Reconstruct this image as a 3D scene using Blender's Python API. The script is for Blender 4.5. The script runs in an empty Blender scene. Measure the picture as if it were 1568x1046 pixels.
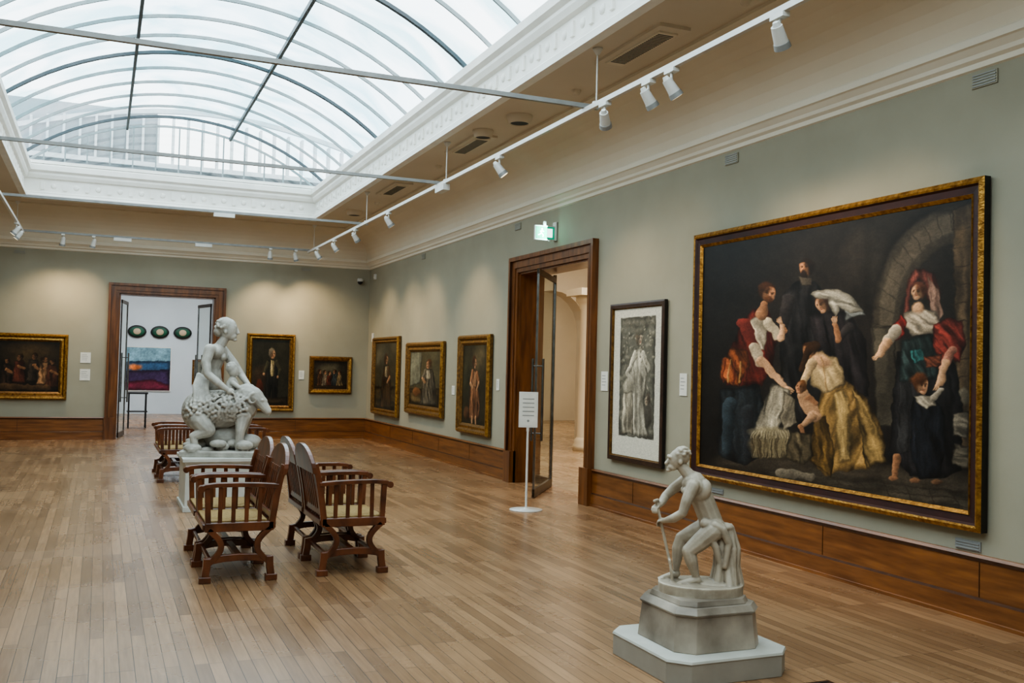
import bpy, bmesh, math, random
import numpy as np
from mathutils import Vector, Matrix, Euler
random.seed(7); np.random.seed(7)
scene=bpy.context.scene
COL=scene.collection

# ------------------------------------------------------------------ helpers
def s2l(c):
    c=np.array(c,float)/255.0
    return np.where(c<=0.04045,c/12.92,((c+0.055)/1.055)**2.4)
def rgb(*c):
    l=s2l(c); return (float(l[0]),float(l[1]),float(l[2]),1.0)

def mat(name,col,rough=.5,metal=0,col2=None,nscale=8,bump=0,bscale=None,coat=0,stretch=None,detail=4,spec=None,cavity_shade=None):
    m=bpy.data.materials.new(name); m.use_nodes=True
    nt=m.node_tree; b=nt.nodes['Principled BSDF']
    b.inputs['Roughness'].default_value=rough; b.inputs['Metallic'].default_value=metal
    if coat: b.inputs['Coat Weight'].default_value=coat; b.inputs['Coat Roughness'].default_value=.15
    if spec is not None: b.inputs['Specular IOR Level'].default_value=spec
    tc=nt.nodes.new('ShaderNodeTexCoord'); mp=nt.nodes.new('ShaderNodeMapping')
    nt.links.new(tc.outputs['Object'],mp.inputs[0])
    if stretch: mp.inputs['Scale'].default_value=stretch
    n=nt.nodes.new('ShaderNodeTexNoise'); n.inputs['Scale'].default_value=nscale; n.inputs['Detail'].default_value=detail
    nt.links.new(mp.outputs[0],n.inputs['Vector'])
    r=nt.nodes.new('ShaderNodeValToRGB')
    c2=col2 if col2 else tuple(x*.88 for x in col[:3])+(1,)
    r.color_ramp.elements[0].position=.32; r.color_ramp.elements[1].position=.68
    r.color_ramp.elements[0].color=c2; r.color_ramp.elements[1].color=col
    nt.links.new(n.outputs['Fac'],r.inputs[0])
    src=r.outputs[0]
    if cavity_shade:   # occlusion-like shade painted into the hollows of the carved stone
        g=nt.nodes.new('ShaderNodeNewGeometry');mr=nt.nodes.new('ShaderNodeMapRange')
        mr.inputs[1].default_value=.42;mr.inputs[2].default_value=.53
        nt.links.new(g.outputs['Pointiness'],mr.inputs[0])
        mx=nt.nodes.new('ShaderNodeMix');mx.data_type='RGBA';mx.inputs[6].default_value=cavity_shade
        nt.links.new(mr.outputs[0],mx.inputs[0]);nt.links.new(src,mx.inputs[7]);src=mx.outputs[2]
    nt.links.new(src,b.inputs['Base Color'])
    if bump:
        n2=nt.nodes.new('ShaderNodeTexNoise'); n2.inputs['Scale'].default_value=bscale or nscale*4
        nt.links.new(mp.outputs[0],n2.inputs['Vector'])
        bp=nt.nodes.new('ShaderNodeBump'); bp.inputs['Strength'].default_value=bump; bp.inputs['Distance'].default_value=.01
        nt.links.new(n2.outputs['Fac'],bp.inputs['Height']); nt.links.new(bp.outputs[0],b.inputs['Normal'])
    return m
def emis(name,col,st):
    m=bpy.data.materials.new(name); m.use_nodes=True; nt=m.node_tree
    b=nt.nodes['Principled BSDF']; b.inputs['Base Color'].default_value=col
    b.inputs['Emission Color'].default_value=col; b.inputs['Emission Strength'].default_value=st
    return m

class MB:
    def __init__(s): s.v=[];s.f=[];s.m=[];s.mats=[];s.sm=[]
    def mi(s,m):
        if m not in s.mats: s.mats.append(m)
        return s.mats.index(m)
    def add(s,vs,fs,m,smooth=False):
        o=len(s.v); s.v+=[tuple(v) for v in vs]; k=s.mi(m)
        for f in fs: s.f.append([o+i for i in f]); s.m.append(k); s.sm.append(smooth)
    def box(s,x0,x1,y0,y1,z0,z1,m):
        vs=[(x0,y0,z0),(x1,y0,z0),(x1,y1,z0),(x0,y1,z0),(x0,y0,z1),(x1,y0,z1),(x1,y1,z1),(x0,y1,z1)]
        s.add(vs,[(0,3,2,1),(4,5,6,7),(0,1,5,4),(1,2,6,5),(2,3,7,6),(3,0,4,7)],m)
    def bar(s,p0,p1,w,t,m,up=(0,1,0),w1=None,t1=None):
        p0=Vector(p0);p1=Vector(p1);d=(p1-p0).normalized();u=Vector(up)
        a=d.cross(u)
        if a.length<1e-4: a=d.cross(Vector((1,0,0)))
        a.normalize(); b=a.cross(d).normalized()
        w1=w if w1 is None else w1; t1=t if t1 is None else t1
        vs=[]
        for p,ww,tt in ((p0,w,t),(p1,w1,t1)):
            for sa,sb in ((-1,-1),(1,-1),(1,1),(-1,1)): vs.append(p+a*sa*tt/2+b*sb*ww/2)
        s.add(vs,[(0,3,2,1),(4,5,6,7),(0,1,5,4),(1,2,6,5),(2,3,7,6),(3,0,4,7)],m)
    def path(s,pts,w,t,m,up=(0,1,0),t_end=None):
        """continuous mitred rectangular section swept along a planar path"""
        P=[Vector(p) for p in pts];n=len(P);u=Vector(up);vs=[]
        for i in range(n):
            d=Vector((0,0,0))
            if i>0: d+=(P[i]-P[i-1]).normalized()
            if i<n-1: d+=(P[i+1]-P[i]).normalized()
            d.normalize();a=d.cross(u).normalized();b=a.cross(d).normalized()
            tt=t if t_end is None else t+(t_end-t)*i/(n-1)
            for sa,sb in ((-1,-1),(1,-1),(1,1),(-1,1)): vs.append(P[i]+a*sa*tt/2+b*sb*w/2)
        fs=[(0,3,2,1),tuple(4*(n-1)+k for k in range(4))]
        for i in range(n-1):
            for k in range(4): fs.append((4*i+k,4*i+(k+1)%4,4*i+4+(k+1)%4,4*i+4+k))
        s.add(vs,fs,m)
    def cyl(s,p0,p1,r0,r1,m,n=16,smooth=True):
        p0=Vector(p0);p1=Vector(p1);d=(p1-p0).normalized()
        a=d.cross(Vector((0,0,1)))
        if a.length<1e-4:a=Vector((1,0,0))
        a.normalize();b=d.cross(a).normalized();vs=[]
        for p,r in ((p0,r0),(p1,r1)):
            for i in range(n):
                t=2*math.pi*i/n; vs.append(p+a*math.cos(t)*r+b*math.sin(t)*r)
        s.add(vs,[(i,(i+1)%n,n+(i+1)%n,n+i) for i in range(n)],m,smooth)
        s.add(vs[:n],[tuple(range(n))[::-1]],m); s.add(vs[n:],[tuple(range(n))],m)
    def lathe(s,prof,c,m,n=24,axis='z'):
        vs=[]
        for r,z in prof:
            for i in range(n):
                t=2*math.pi*i/n; vs.append((c[0]+r*math.cos(t),c[1]+r*math.sin(t),c[2]+z))
        fs=[(j*n+i,j*n+(i+1)%n,(j+1)*n+(i+1)%n,(j+1)*n+i) for j in range(len(prof)-1) for i in range(n)]
        s.add(vs,fs,m,True)
    def ell(s,c,r,m,n=12,rot=None):
        vs=[];fs=[];M=Euler(rot).to_matrix() if rot else Matrix.Identity(3)
        for j in range(n//2+1):
            ph=math.pi*j/(n//2)
            for i in range(n):
                t=2*math.pi*i/n
                vs.append(Vector(c)+M@Vector((r[0]*math.sin(ph)*math.cos(t),r[1]*math.sin(ph)*math.sin(t),r[2]*math.cos(ph))))
        for j in range(n//2):
            for i in range(n): fs.append((j*n+i,(j+1)*n+i,(j+1)*n+(i+1)%n,j*n+(i+1)%n))
        s.add(vs,fs,m,True)
    def prism(s,poly,y0,y1,m,axis='y'):
        n=len(poly)
        def P(a,b,y): return (a,y,b) if axis=='y' else ((y,a,b) if axis=='x' else (a,b,y))
        vs=[P(a,b,y0) for a,b in poly]+[P(a,b,y1) for a,b in poly]
        s.add(vs,[tuple(range(n)),tuple(range(n,2*n))[::-1]]+[(i,n+i,n+(i+1)%n,(i+1)%n) for i in range(n)],m)
    def ring(s,rect,prof,m,mats=None):
        x0,x1,y0,y1=rect;vs=[]
        for d,z in prof: vs+=[(x0-d,y0-d,z),(x1+d,y0-d,z),(x1+d,y1+d,z),(x0-d,y1+d,z)]
        for j in range(len(prof)-1):
            mm=mats[j] if mats else m
            s.add([vs[4*j+i] for i in range(4)]+[vs[4*j+4+i] for i in range(4)],[(i,(i+1)%4,4+(i+1)%4,4+i) for i in range(4)],mm)
    def build(s,name,loc=(0,0,0),rz=0,parent=None,bevel=0,fixn=True):
        me=bpy.data.meshes.new(name); me.from_pydata([tuple(v) for v in s.v],[],s.f)
        for m in s.mats: me.materials.append(m)
        me.polygons.foreach_set('material_index',s.m); me.polygons.foreach_set('use_smooth',s.sm)
        if fixn:
            bm=bmesh.new();bm.from_mesh(me);bmesh.ops.recalc_face_normals(bm,faces=bm.faces);bm.to_mesh(me);bm.free()
        me.update()
        o=bpy.data.objects.new(name,me);COL.objects.link(o);o.location=loc;o.rotation_euler=(0,0,rz)
        if parent:o.parent=parent
        if bevel:
            b=o.modifiers.new('bevel','BEVEL');b.width=bevel;b.segments=2;b.limit_method='ANGLE';b.angle_limit=math.radians(40)
        return o

# ------------------------------------------------------------------ materials
M_wall=mat('sage_wall_paint',rgb(160,155,137),.75,col2=rgb(153,148,130),nscale=1.5,bump=.05,bscale=120)
M_ceil=mat('ceiling_paint',rgb(214,202,184),.8,col2=rgb(208,195,176),nscale=1)
M_cove=mat('cove_paint',rgb(222,211,192),.8,col2=rgb(216,204,184),nscale=1)
M_corn=mat('cornice_paint',rgb(228,220,204),.7,col2=rgb(222,213,196),nscale=1)
M_white=mat('white_plaster',rgb(240,237,230),.6,col2=rgb(230,227,220),nscale=3)
M_trackw=mat('white_metal',rgb(220,218,212),.35,col2=rgb(210,208,204))
M_rail=mat('grey_metal_rail',rgb(150,150,148),.4,col2=rgb(135,135,133))
M_wood=mat('oak_trim_wood',rgb(128,78,38),.32,col2=rgb(86,48,21),nscale=5,stretch=(3,3,.35),coat=.3)
M_woodH=mat('oak_skirting_wood',rgb(136,86,45),.32,col2=rgb(96,56,26),nscale=4,stretch=(.5,.5,5),coat=.3)
M_woodD=mat('dark_trim_wood',rgb(74,42,20),.35,col2=rgb(52,28,13),nscale=6,stretch=(3,3,.4))
M_chair=mat('chair_oak',rgb(116,64,37),.3,col2=rgb(70,35,19),nscale=9,stretch=(1,1,.6),coat=.4)
M_rush=mat('rush_seat',rgb(178,148,96),.8,col2=rgb(128,100,56),nscale=40,stretch=(1,6,1),bump=.5,bscale=80)
M_gold=mat('gilt_frame',rgb(186,140,70),.34,metal=.75,col2=rgb(118,80,34),nscale=25,bump=.5,bscale=60)
M_goldD=mat('dull_gilt',rgb(132,98,52),.45,metal=.5,col2=rgb(84,58,28),nscale=25,bump=.4,bscale=60)
M_black=mat('black_frame',rgb(26,20,18),.4,col2=rgb(18,14,12))
M_maroon=mat('maroon_frame',rgb(56,25,23),.5,col2=rgb(42,18,17))
M_dkbrown=mat('dark_brown_frame',rgb(62,42,30),.4,col2=rgb(44,28,20),nscale=12)
M_marble=mat('white_marble',rgb(206,194,175),.5,col2=rgb(168,154,135),nscale=9,bump=.18,bscale=60,cavity_shade=rgb(92,77,60))
M_marble2=mat('weathered_marble',rgb(206,202,192),.55,col2=rgb(160,154,144),nscale=6,bump=.35,bscale=45,cavity_shade=rgb(80,74,65))
M_grey=mat('grey_plinth_paint',rgb(164,158,147),.6,col2=rgb(156,150,139))
M_greyt=mat('pale_plinth_top',rgb(196,194,184),.5)
M_metal=mat('brushed_steel',rgb(150,150,150),.25,metal=1,col2=rgb(120,120,120))
M_bronze=mat('bronze_door_frame',rgb(92,76,60),.35,metal=.7,col2=rgb(70,56,44))
M_dark=mat('dark_plastic',rgb(30,30,32),.5,col2=rgb(24,24,26))
M_label=mat('label_card',rgb(226,224,216),.6)
M_pale=mat('pale_cream_wall',rgb(214,204,184),.8,col2=rgb(206,196,176),nscale=1)
M_bluew=mat('pale_blue_white_wall',rgb(214,224,230),.8,col2=rgb(205,216,222),nscale=1)
M_ext=mat('exterior_render',rgb(140,148,152),.8)
M_extd=mat('exterior_dark_glazing',rgb(34,46,52),.3)
M_extw=mat('exterior_painted_frame',rgb(196,202,204),.7)
M_block=mat('veined_marble_block',rgb(190,178,162),.4,col2=rgb(114,103,91),nscale=3,detail=10)

def floor_mat(name,ca,cb,cm):
    m=bpy.data.materials.new(name);m.use_nodes=True;nt=m.node_tree;b=nt.nodes['Principled BSDF']
    tc=nt.nodes.new('ShaderNodeTexCoord');sx=nt.nodes.new('ShaderNodeSeparateXYZ');cx=nt.nodes.new('ShaderNodeCombineXYZ')
    nt.links.new(tc.outputs['Object'],sx.inputs[0]);nt.links.new(sx.outputs[1],cx.inputs[0]);nt.links.new(sx.outputs[0],cx.inputs[1])
    br=nt.nodes.new('ShaderNodeTexBrick');br.offset=.37;br.offset_frequency=3
    for k,v in (('Scale',1),('Mortar Size',.0020),('Mortar Smooth',.2),('Bias',-.1),('Brick Width',1.15),('Row Height',.078)): br.inputs[k].default_value=v
    br.inputs['Color1'].default_value=ca;br.inputs['Color2'].default_value=cb;br.inputs['Mortar'].default_value=cm
    nt.links.new(cx.outputs[0],br.inputs['Vector'])
    mp=nt.nodes.new('ShaderNodeMapping');mp.inputs['Scale'].default_value=(14,.9,1);nt.links.new(tc.outputs['Object'],mp.inputs[0])
    n=nt.nodes.new('ShaderNodeTexNoise');n.inputs['Scale'].default_value=3;n.inputs['Detail'].default_value=6;nt.links.new(mp.outputs[0],n.inputs['Vector'])
    mx=nt.nodes.new('ShaderNodeMix');mx.data_type='RGBA';mx.blend_type='MULTIPLY';mx.inputs[0].default_value=.5
    rr=nt.nodes.new('ShaderNodeValToRGB');rr.color_ramp.elements[0].position=.3;rr.color_ramp.elements[1].position=.7
    rr.color_ramp.elements[0].color=(.55,.5,.46,1);rr.color_ramp.elements[1].color=(1,1,1,1)
    nt.links.new(n.outputs['Fac'],rr.inputs[0])
    nt.links.new(br.outputs['Color'],mx.inputs[6]);nt.links.new(rr.outputs[0],mx.inputs[7])
    n2=nt.nodes.new('ShaderNodeTexNoise');n2.inputs['Scale'].default_value=1.0;n2.inputs['Detail'].default_value=6
    nt.links.new(tc.outputs['Object'],n2.inputs['Vector'])
    r3=nt.nodes.new('ShaderNodeValToRGB');r3.color_ramp.elements[0].position=.3;r3.color_ramp.elements[1].position=.65
    r3.color_ramp.elements[0].color=(.82,.81,.81,1);r3.color_ramp.elements[1].color=(1,1,1,1);nt.links.new(n2.outputs['Fac'],r3.inputs[0])
    m3=nt.nodes.new('ShaderNodeMix');m3.data_type='RGBA';m3.blend_type='MULTIPLY';m3.inputs[0].default_value=1
    nt.links.new(mx.outputs[2],m3.inputs[6]);nt.links.new(r3.outputs[0],m3.inputs[7]);nt.links.new(m3.outputs[2],b.inputs['Base Color'])
    mr=nt.nodes.new('ShaderNodeMapRange');mr.inputs[3].default_value=.18;mr.inputs[4].default_value=.36
    nt.links.new(n2.outputs['Fac'],mr.inputs[0]);nt.links.new(mr.outputs[0],b.inputs['Roughness'])
    bp=nt.nodes.new('ShaderNodeBump');bp.inputs['Strength'].default_value=.25;bp.inputs['Distance'].default_value=.003;bp.invert=True
    nt.links.new(br.outputs['Fac'],bp.inputs['Height']);nt.links.new(bp.outputs[0],b.inputs['Normal'])
    return m
M_floor=floor_mat('oak_strip_floor',rgb(168,131,97),rgb(130,98,70),rgb(68,47,32))

def glass_mat(name,tint,trans=.92,rough=.03,graze=.6):
    m=bpy.data.materials.new(name);m.use_nodes=True;nt=m.node_tree
    nt.nodes.remove(nt.nodes['Principled BSDF']);out=nt.nodes['Material Output']
    t=nt.nodes.new('ShaderNodeBsdfTransparent');t.inputs[0].default_value=tint
    g=nt.nodes.new('ShaderNodeBsdfGlossy');g.inputs['Roughness'].default_value=rough
    lw=nt.nodes.new('ShaderNodeLayerWeight');lw.inputs[0].default_value=.15
    mr=nt.nodes.new('ShaderNodeMapRange');mr.inputs[3].default_value=1-trans;mr.inputs[4].default_value=graze
    nt.links.new(lw.outputs['Fresnel'],mr.inputs[0])
    mx=nt.nodes.new('ShaderNodeMixShader');nt.links.new(mr.outputs[0],mx.inputs[0]);nt.links.new(t.outputs[0],mx.inputs[1]);nt.links.new(g.outputs[0],mx.inputs[2])
    nt.links.new(mx.outputs[0],out.inputs[0]);return m
M_glass=glass_mat('clear_glass',(.9,.95,.95,1),.94)
M_doorglass=glass_mat('door_glass',(.93,.96,.93,1),.93,.02,.2)
def sky_glass():
    m=bpy.data.materials.new('skylight_glass');m.use_nodes=True;nt=m.node_tree
    nt.nodes.remove(nt.nodes['Principled BSDF']);out=nt.nodes['Material Output']
    t=nt.nodes.new('ShaderNodeBsdfTransparent')
    tc=nt.nodes.new('ShaderNodeTexCoord');n=nt.nodes.new('ShaderNodeTexNoise');n.inputs['Scale'].default_value=.8;n.inputs['Detail'].default_value=7;n.inputs['Distortion'].default_value=1.5
    nt.links.new(tc.outputs['Object'],n.inputs['Vector'])
    r=nt.nodes.new('ShaderNodeValToRGB');r.color_ramp.elements[0].position=.36;r.color_ramp.elements[1].position=.6
    r.color_ramp.elements[0].color=(.46,.69,.75,1);r.color_ramp.elements[1].color=(.95,.98,1,1)
    nt.links.new(n.outputs['Fac'],r.inputs[0]);nt.links.new(r.outputs[0],t.inputs[0])
    d=nt.nodes.new('ShaderNodeBsdfTranslucent');d.inputs[0].default_value=(.9,.95,1,1)
    mx=nt.nodes.new('ShaderNodeMixShader');mx.inputs[0].default_value=.12
    nt.links.new(t.outputs[0],mx.inputs[1]);nt.links.new(d.outputs[0],mx.inputs[2]);nt.links.new(mx.outputs[0],out.inputs[0]);return m
M_skyg=sky_glass()

# ------------------------------------------------------------------ room
RX0,RX1,RY0,RY1=-3.12,5.80,-3.0,22.44
T=.4
b=MB();b.box(RX0,RX1,RY0,RY1,-.1,0,M_floor);b.box(RX0,RX1,RY1,RY1+T,-.1,0,M_floor);b.box(RX1,RX1+T,RY0,RY1+T,-.1,0,M_floor);b.build('floor')
DY0,DY1,DZ=11.2,13.5,3.16   # side door opening
EX0,EX1,EZ=.34,2.32,3.12    # end door opening
b=MB();b.box(RX1,RX1+T,RY0,DY0,0,5.3,M_wall);b.box(RX1,RX1+T,DY1,RY1+T,0,5.3,M_wall);b.box(RX1,RX1+T,DY0,DY1,DZ,5.3,M_wall);b.build('wall_right')
b=MB();b.box(RX0-T,EX0,RY1,RY1+T,0,5.3,M_wall);b.box(EX1,RX1,RY1,RY1+T,0,5.3,M_wall);b.box(EX0,EX1,RY1,RY1+T,EZ,5.3,M_wall);b.build('wall_far')
b=MB();b.box(RX0-T,RX0,RY0-T,RY1,0,5.3,M_wall);b.build('wall_left')
b=MB();b.box(RX0,RX1+T,RY0-T,RY0,0,5.3,M_wall);b.build('wall_near')
SX0,SX1,SY0,SY1=-1.44,4.13,-1.4,20.9
CZ=4.8
b=MB()
cov=.8
A=[(SX0,SY0),(SX1,SY0),(SX1,SY1),(SX0,SY1)];B=[(RX0+cov,RY0+cov),(RX1-cov,RY0+cov),(RX1-cov,RY1-cov),(RX0+cov,RY1-cov)]
b.add([(x,y,CZ) for x,y in A]+[(x,y,CZ) for x,y in B],[(i,(i+1)%4,4+(i+1)%4,4+i) for i in range(4)],M_ceil)
b.build('ceiling',fixn=False)
b=MB()
pr=[(-cov,CZ),(-cov,CZ-.03)]
for i in range(0,11):
    a=math.pi/2*i/10; pr.append((-.1-(cov-.13)*(1-math.sin(a)),CZ-.03-(.6)*(1-math.cos(a))))
b.ring((RX0,RX1,RY0,RY1),pr,M_cove)
b.build('trim_5',fixn=False)
b=MB()
cp=[(0,3.95),(-.02,3.96),(-.02,4.0),(-.05,4.02),(-.06,4.05),(-.10,4.09),(-.12,4.10),(-.12,4.15),(-.10,4.17),(0,4.17)]
b.ring((RX0,RX1,RY0,RY1),cp,M_corn);b.build('trim_1')
b=MB()
cp=[(.06,4.8),(.06,4.77),(-.05,4.77),(-.05,4.84),(-.02,4.87),(-.02,4.90),(.03,4.92),(.03,5.16),(-.02,5.18),(-.05,5.24),(-.05,5.28),(-.10,5.32),(-.10,5.42),(.0,5.46),(.25,5.46)]
b.ring((SX0,SX1,SY0,SY1),cp,M_white)
zz=5.04
def roundel(p,ax):
    r=[.055,.055,.055]; r[ax]=.022; b.ell(p,r,M_white,8)
y=SY0+.3;k=0
while y<SY1-.1:
    for xx in (SX1+.03,SX0-.03):
        if k%2: roundel((xx,y,zz),0)
        else: b.box(xx-.025,xx+.025,y-.035,y+.035,zz-.075,zz+.075,M_white)
    y+=.2;k+=1
x=SX0+.3;k=0
while x<SX1-.1:
    if k%2: roundel((x,SY1+.03,zz),1)
    else: b.box(x-.035,x+.035,SY1+.005,SY1+.055,zz-.075,zz+.075,M_white)
    x+=.2;k+=1
b.build('trim_2')
# vault
cx=(SX0+SX1)/2;hw=(SX1-SX0)/2+.05;rise=1.02;z0=5.46
R=(hw*hw+rise*rise)/(2*rise);a0=math.asin(hw/R)
def arc(t,dr=0):
    a=a0*t; return cx+(R+dr)*math.sin(a), z0+rise-R+(R+dr)*math.cos(a)
N=24
b=MB()
vs=[];fs=[]
for j,y in enumerate((SY0,SY1)):
    for i in range(N+1): x,z=arc(-1+2*i/N,.03); vs.append((x,y,z))
for i in range(N): fs.append((i,i+1,N+1+i+1,N+1+i))
b.add(vs,fs,M_skyg,True)
sky_glass_ob=b.build('glazing_vault',fixn=False)
b=MB()
for yy in (SY0,SY1):
    vs=[(cx-hw,yy,z0)]+[(arc(-1+2*i/N)[0],yy,arc(-1+2*i/N)[1]) for i in range(N+1)]
    b.add(vs,[tuple(range(len(vs)))],M_glass)
gab=b.build('glazing_gable',fixn=False)
b=MB()
M_mull=mat('skylight_mullion',rgb(150,162,164),.5,col2=rgb(134,146,148))
M_mulld=mat('skylight_purlin',rgb(74,86,92),.5,col2=rgb(64,74,80))
y=SY0;k=0
while y<SY1+.01:
    thick=.06 if k%5==0 else .026
    pts=[arc(-1+2*i/N,-.02) for i in range(N+1)]
    b.path([(x,y,z) for x,z in pts],thick,.045,M_mull if k%5 else M_mulld,up=(0,1,0))
    y+=.8575;k+=1
for t in (-1,-.33,.33,1):
    x,z=arc(t,-.04); b.bar((x,SY0,z),(x,SY1,z),.045,.07,M_mulld,up=(1,0,0))
b.box(cx-hw,cx+hw,SY1-.04,SY1+.04,z0,z0+.06,M_white)
for i in range(1,14):
    t=-1+2*i/14; x,z=arc(t); b.box(x-.012,x+.012,SY1-.03,SY1+.03,z0,z,M_mull)
win=b.build('window_1'); sky_glass_ob.parent=win; gab.parent=win

# exterior buildings seen through gable
b=MB()
b.box(-14,20,24,44,5.35,5.5,M_ext)
b.box(-2.6,1.2,27.5,28,5.5,8.3,M_ext);b.box(-2.6,9,27.6,28.2,5.5,6.9,M_ext)
for i in range(30):
    x=-2.6+i*.38
    b.box(x,x+.06,27.35,27.62,6.9,8.2-.03*(i-12)**2*.12,M_extw)
b.box(-2.7,8.8,27.3,27.7,6.0,6.45,M_extd)
b.box(-2.7,8.8,27.3,27.8,6.8,6.92,M_extw)
for i in range(12):
    x=-2.5+i*.95; b.box(x,x+.3,27.25,27.35,6.0,6.45,M_extw)
pts=[(-3+11*i/16,7.3+1.1*math.sin(math.pi*i/16)) for i in range(17)]
b.path([(x,27.45,z) for x,z in pts],.12,.12,M_extw)
b.build('neighbouring_roof')

# ------------------------------------------------------------------ skirting + door trims
def skirting(name,p0,p1,n):
    b=MB();p0=Vector((*p0,0));p1=Vector((*p1,0));n=Vector((*n,0))
    prof=[(0,.47),(.035,.47),(.045,.45),(.035,.425),(.028,.42),(.028,.17),(.05,.155),(.05,.03),(.06,.025),(.06,0),(0,0)]
    k=len(prof)
    vs=[p0+n*d+Vector((0,0,z)) for d,z in prof]+[p1+n*d+Vector((0,0,z)) for d,z in prof]
    for i in range(k-1):
        mm=M_woodD if i in (2,5) else M_woodH
        b.add([vs[i],vs[i+1],vs[k+i+1],vs[k+i]],[(0,1,2,3)],mm)
    b.add(vs[:k],[tuple(range(k))],M_woodH);b.add(vs[k:],[tuple(range(k))],M_woodH)
    L=(p1-p0).length;d=(p1-p0)/L;t=1.6
    while t<L-.3:
        c=p0+d*t; b.bar(c+n*.0285+Vector((0,0,.175)),c+n*.0285+Vector((0,0,.418)),.006,.006,M_woodD,up=tuple(n)); t+=1.62
    return b.build(name)
skirting('baseboard_right',(RX1,RY0),(RX1,10.97),(-1,0))
skirting('baseboard_right.001',(RX1,13.8),(RX1,RY1),(-1,0))
skirting('baseboard_far',(RX0,RY1),(.11,RY1),(0,-1))
skirting('baseboard_far.001',(2.55,RY1),(RX1,RY1),(0,-1))
skirting('baseboard_left',(RX0,RY0),(RX0,RY1),(1,0))

def architrave(name,w,h,inw,loc,rz,depth=T):
    b=MB();a=w/2
    steps=[(0,inw*.28,.035),(inw*.28,inw*.74,.055),(inw*.74,inw,.09)]
    for s0,s1,d in steps:
        for sg in (-1,1):
            xa,xb=sorted((sg*(a+s0),sg*(a+s1))); b.box(xa,xb,-d,.0,0,h+s1,M_wood)
        b.box(-a-s0,a+s0,-d,.0,h+s0,h+s1,M_wood)
    for sg in (-1,1): b.box(sg*(a+inw*.74)-.006,sg*(a+inw*.74)+.006,-.092,-.05,0,h+inw*.74,M_woodD)
    for sg in (-1,1):
        xa,xb=sorted((sg*a,sg*(a+inw+.01))); b.box(xa,xb,-.1,0,0,.47,M_wood)
    b.box(-a,-a+.03,0,depth,0,h,M_wood);b.box(a-.03,a,0,depth,0,h,M_wood);b.box(-a,a,0,depth,h-.03,h,M_wood)
    return b.build(name,loc,rz)
architrave('trim_3',EX1-EX0,EZ,.215,((EX0+EX1)/2,RY1,0),0)
architrave('trim_4',DY1-DY0,DZ,.23,(RX1,(DY0+DY1)/2,0),-math.pi/2)

# ------------------------------------------------------------------ room beyond end door
NY=33.
b=MB();b.box(-4,8,RY1+T,NY,-.1,0,M_floor);b.build('floor_annex')
b=MB();b.box(-4,8,NY,NY+.2,0,4.6,M_bluew);b.build('wall_annex_far')
b=MB();b.box(-4.2,-4,RY1+T,NY,0,4.6,M_bluew);b.box(8,8.2,RY1+T,NY,0,4.6,M_bluew)
b.box(-4,8,RY1+T,RY1+T+.05,EZ+.02,4.6,M_bluew);b.box(-4,EX0-.1,RY1+T,RY1+T+.05,0,EZ+.02,M_bluew);b.box(EX1+.1,8,RY1+T,RY1+T+.05,0,EZ+.02,M_bluew);b.build('wall_annex')
b=MB();b.box(-4,8,RY1+T,NY,4.6,4.7,M_white);b.build('ceiling_annex')
def area(name,loc,rot,sx,sy,p,col=(1,1,1),parent=None):
    l=bpy.data.lights.new(name,'AREA');l.shape='RECTANGLE';l.size=sx;l.size_y=sy;l.energy=p;l.color=col
    o=bpy.data.objects.new(name,l);o.location=loc;o.rotation_euler=rot;COL.objects.link(o)
    return o
area('annex_ceiling_lamp',(1.8,28,4.55),(0,0,0),5,6,400,(.9,.96,1))
# side room
b=MB();b.box(RX1+T,16,6,30,-.1,0,floor_mat('side_floor',rgb(176,150,118),rgb(150,124,92),rgb(90,70,50)));b.build('floor_side')
b=MB();WY=21.0
b.box(16,16.2,6,30,0,5,M_pale);b.box(RX1+T,16,30,30.2,0,5,M_pale);b.box(RX1+T,16,5.8,6,0,5,M_pale)
b.box(RX1+T,RX1+T+.05,DY1+.1,30,0,5,M_pale);b.box(RX1+T,RX1+T+.05,6,DY0-.1,0,5,M_pale);b.box(RX1+T,RX1+T+.05,DY0-.1,DY1+.1,DZ+.05,5,M_pale)
ax0,ax1,az=9.0,10.8,2.7
b.box(RX1+T,ax0,WY,WY+.5,0,5,M_pale);b.box(ax1,16,WY,WY+.5,0,5,M_pale)
pl=[(ax0,5),(ax0,az)]+[((ax0+ax1)/2-(ax1-ax0)/2*math.cos(math.pi*i/12),az+.9*math.sin(math.pi*i/12)) for i in range(1,12)]+[(ax1,az),(ax1,5)]
b.prism(pl,WY,WY+.5,M_pale)
b.build('wall_side')
b=MB();b.box(RX1+T,16,6,30,5,5.1,M_pale);b.build('ceiling_side')
b=MB()
b.lathe([(0,0),(.28,0),(.28,.12),(.25,.16),(.26,.22),(.21,.27),(.2,.3),(.19,1.6),(.17,3.0),(.2,3.05),(.2,3.1),(.25,3.16),(.28,3.2),(.28,3.3),(0,3.3)],(0,0,0),M_pale)
b.box(-.36,.36,-.36,.36,3.3,3.45,M_pale);b.build('column',(9.62,18.6,0))
area('side_room_lamp',(9.5,15,4.9),(0,0,0),4,7,480,(1,.88,.72))
area('side_room_lamp.001',(11,26,4.9),(0,0,0),4,4,280,(1,.86,.68))

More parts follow.
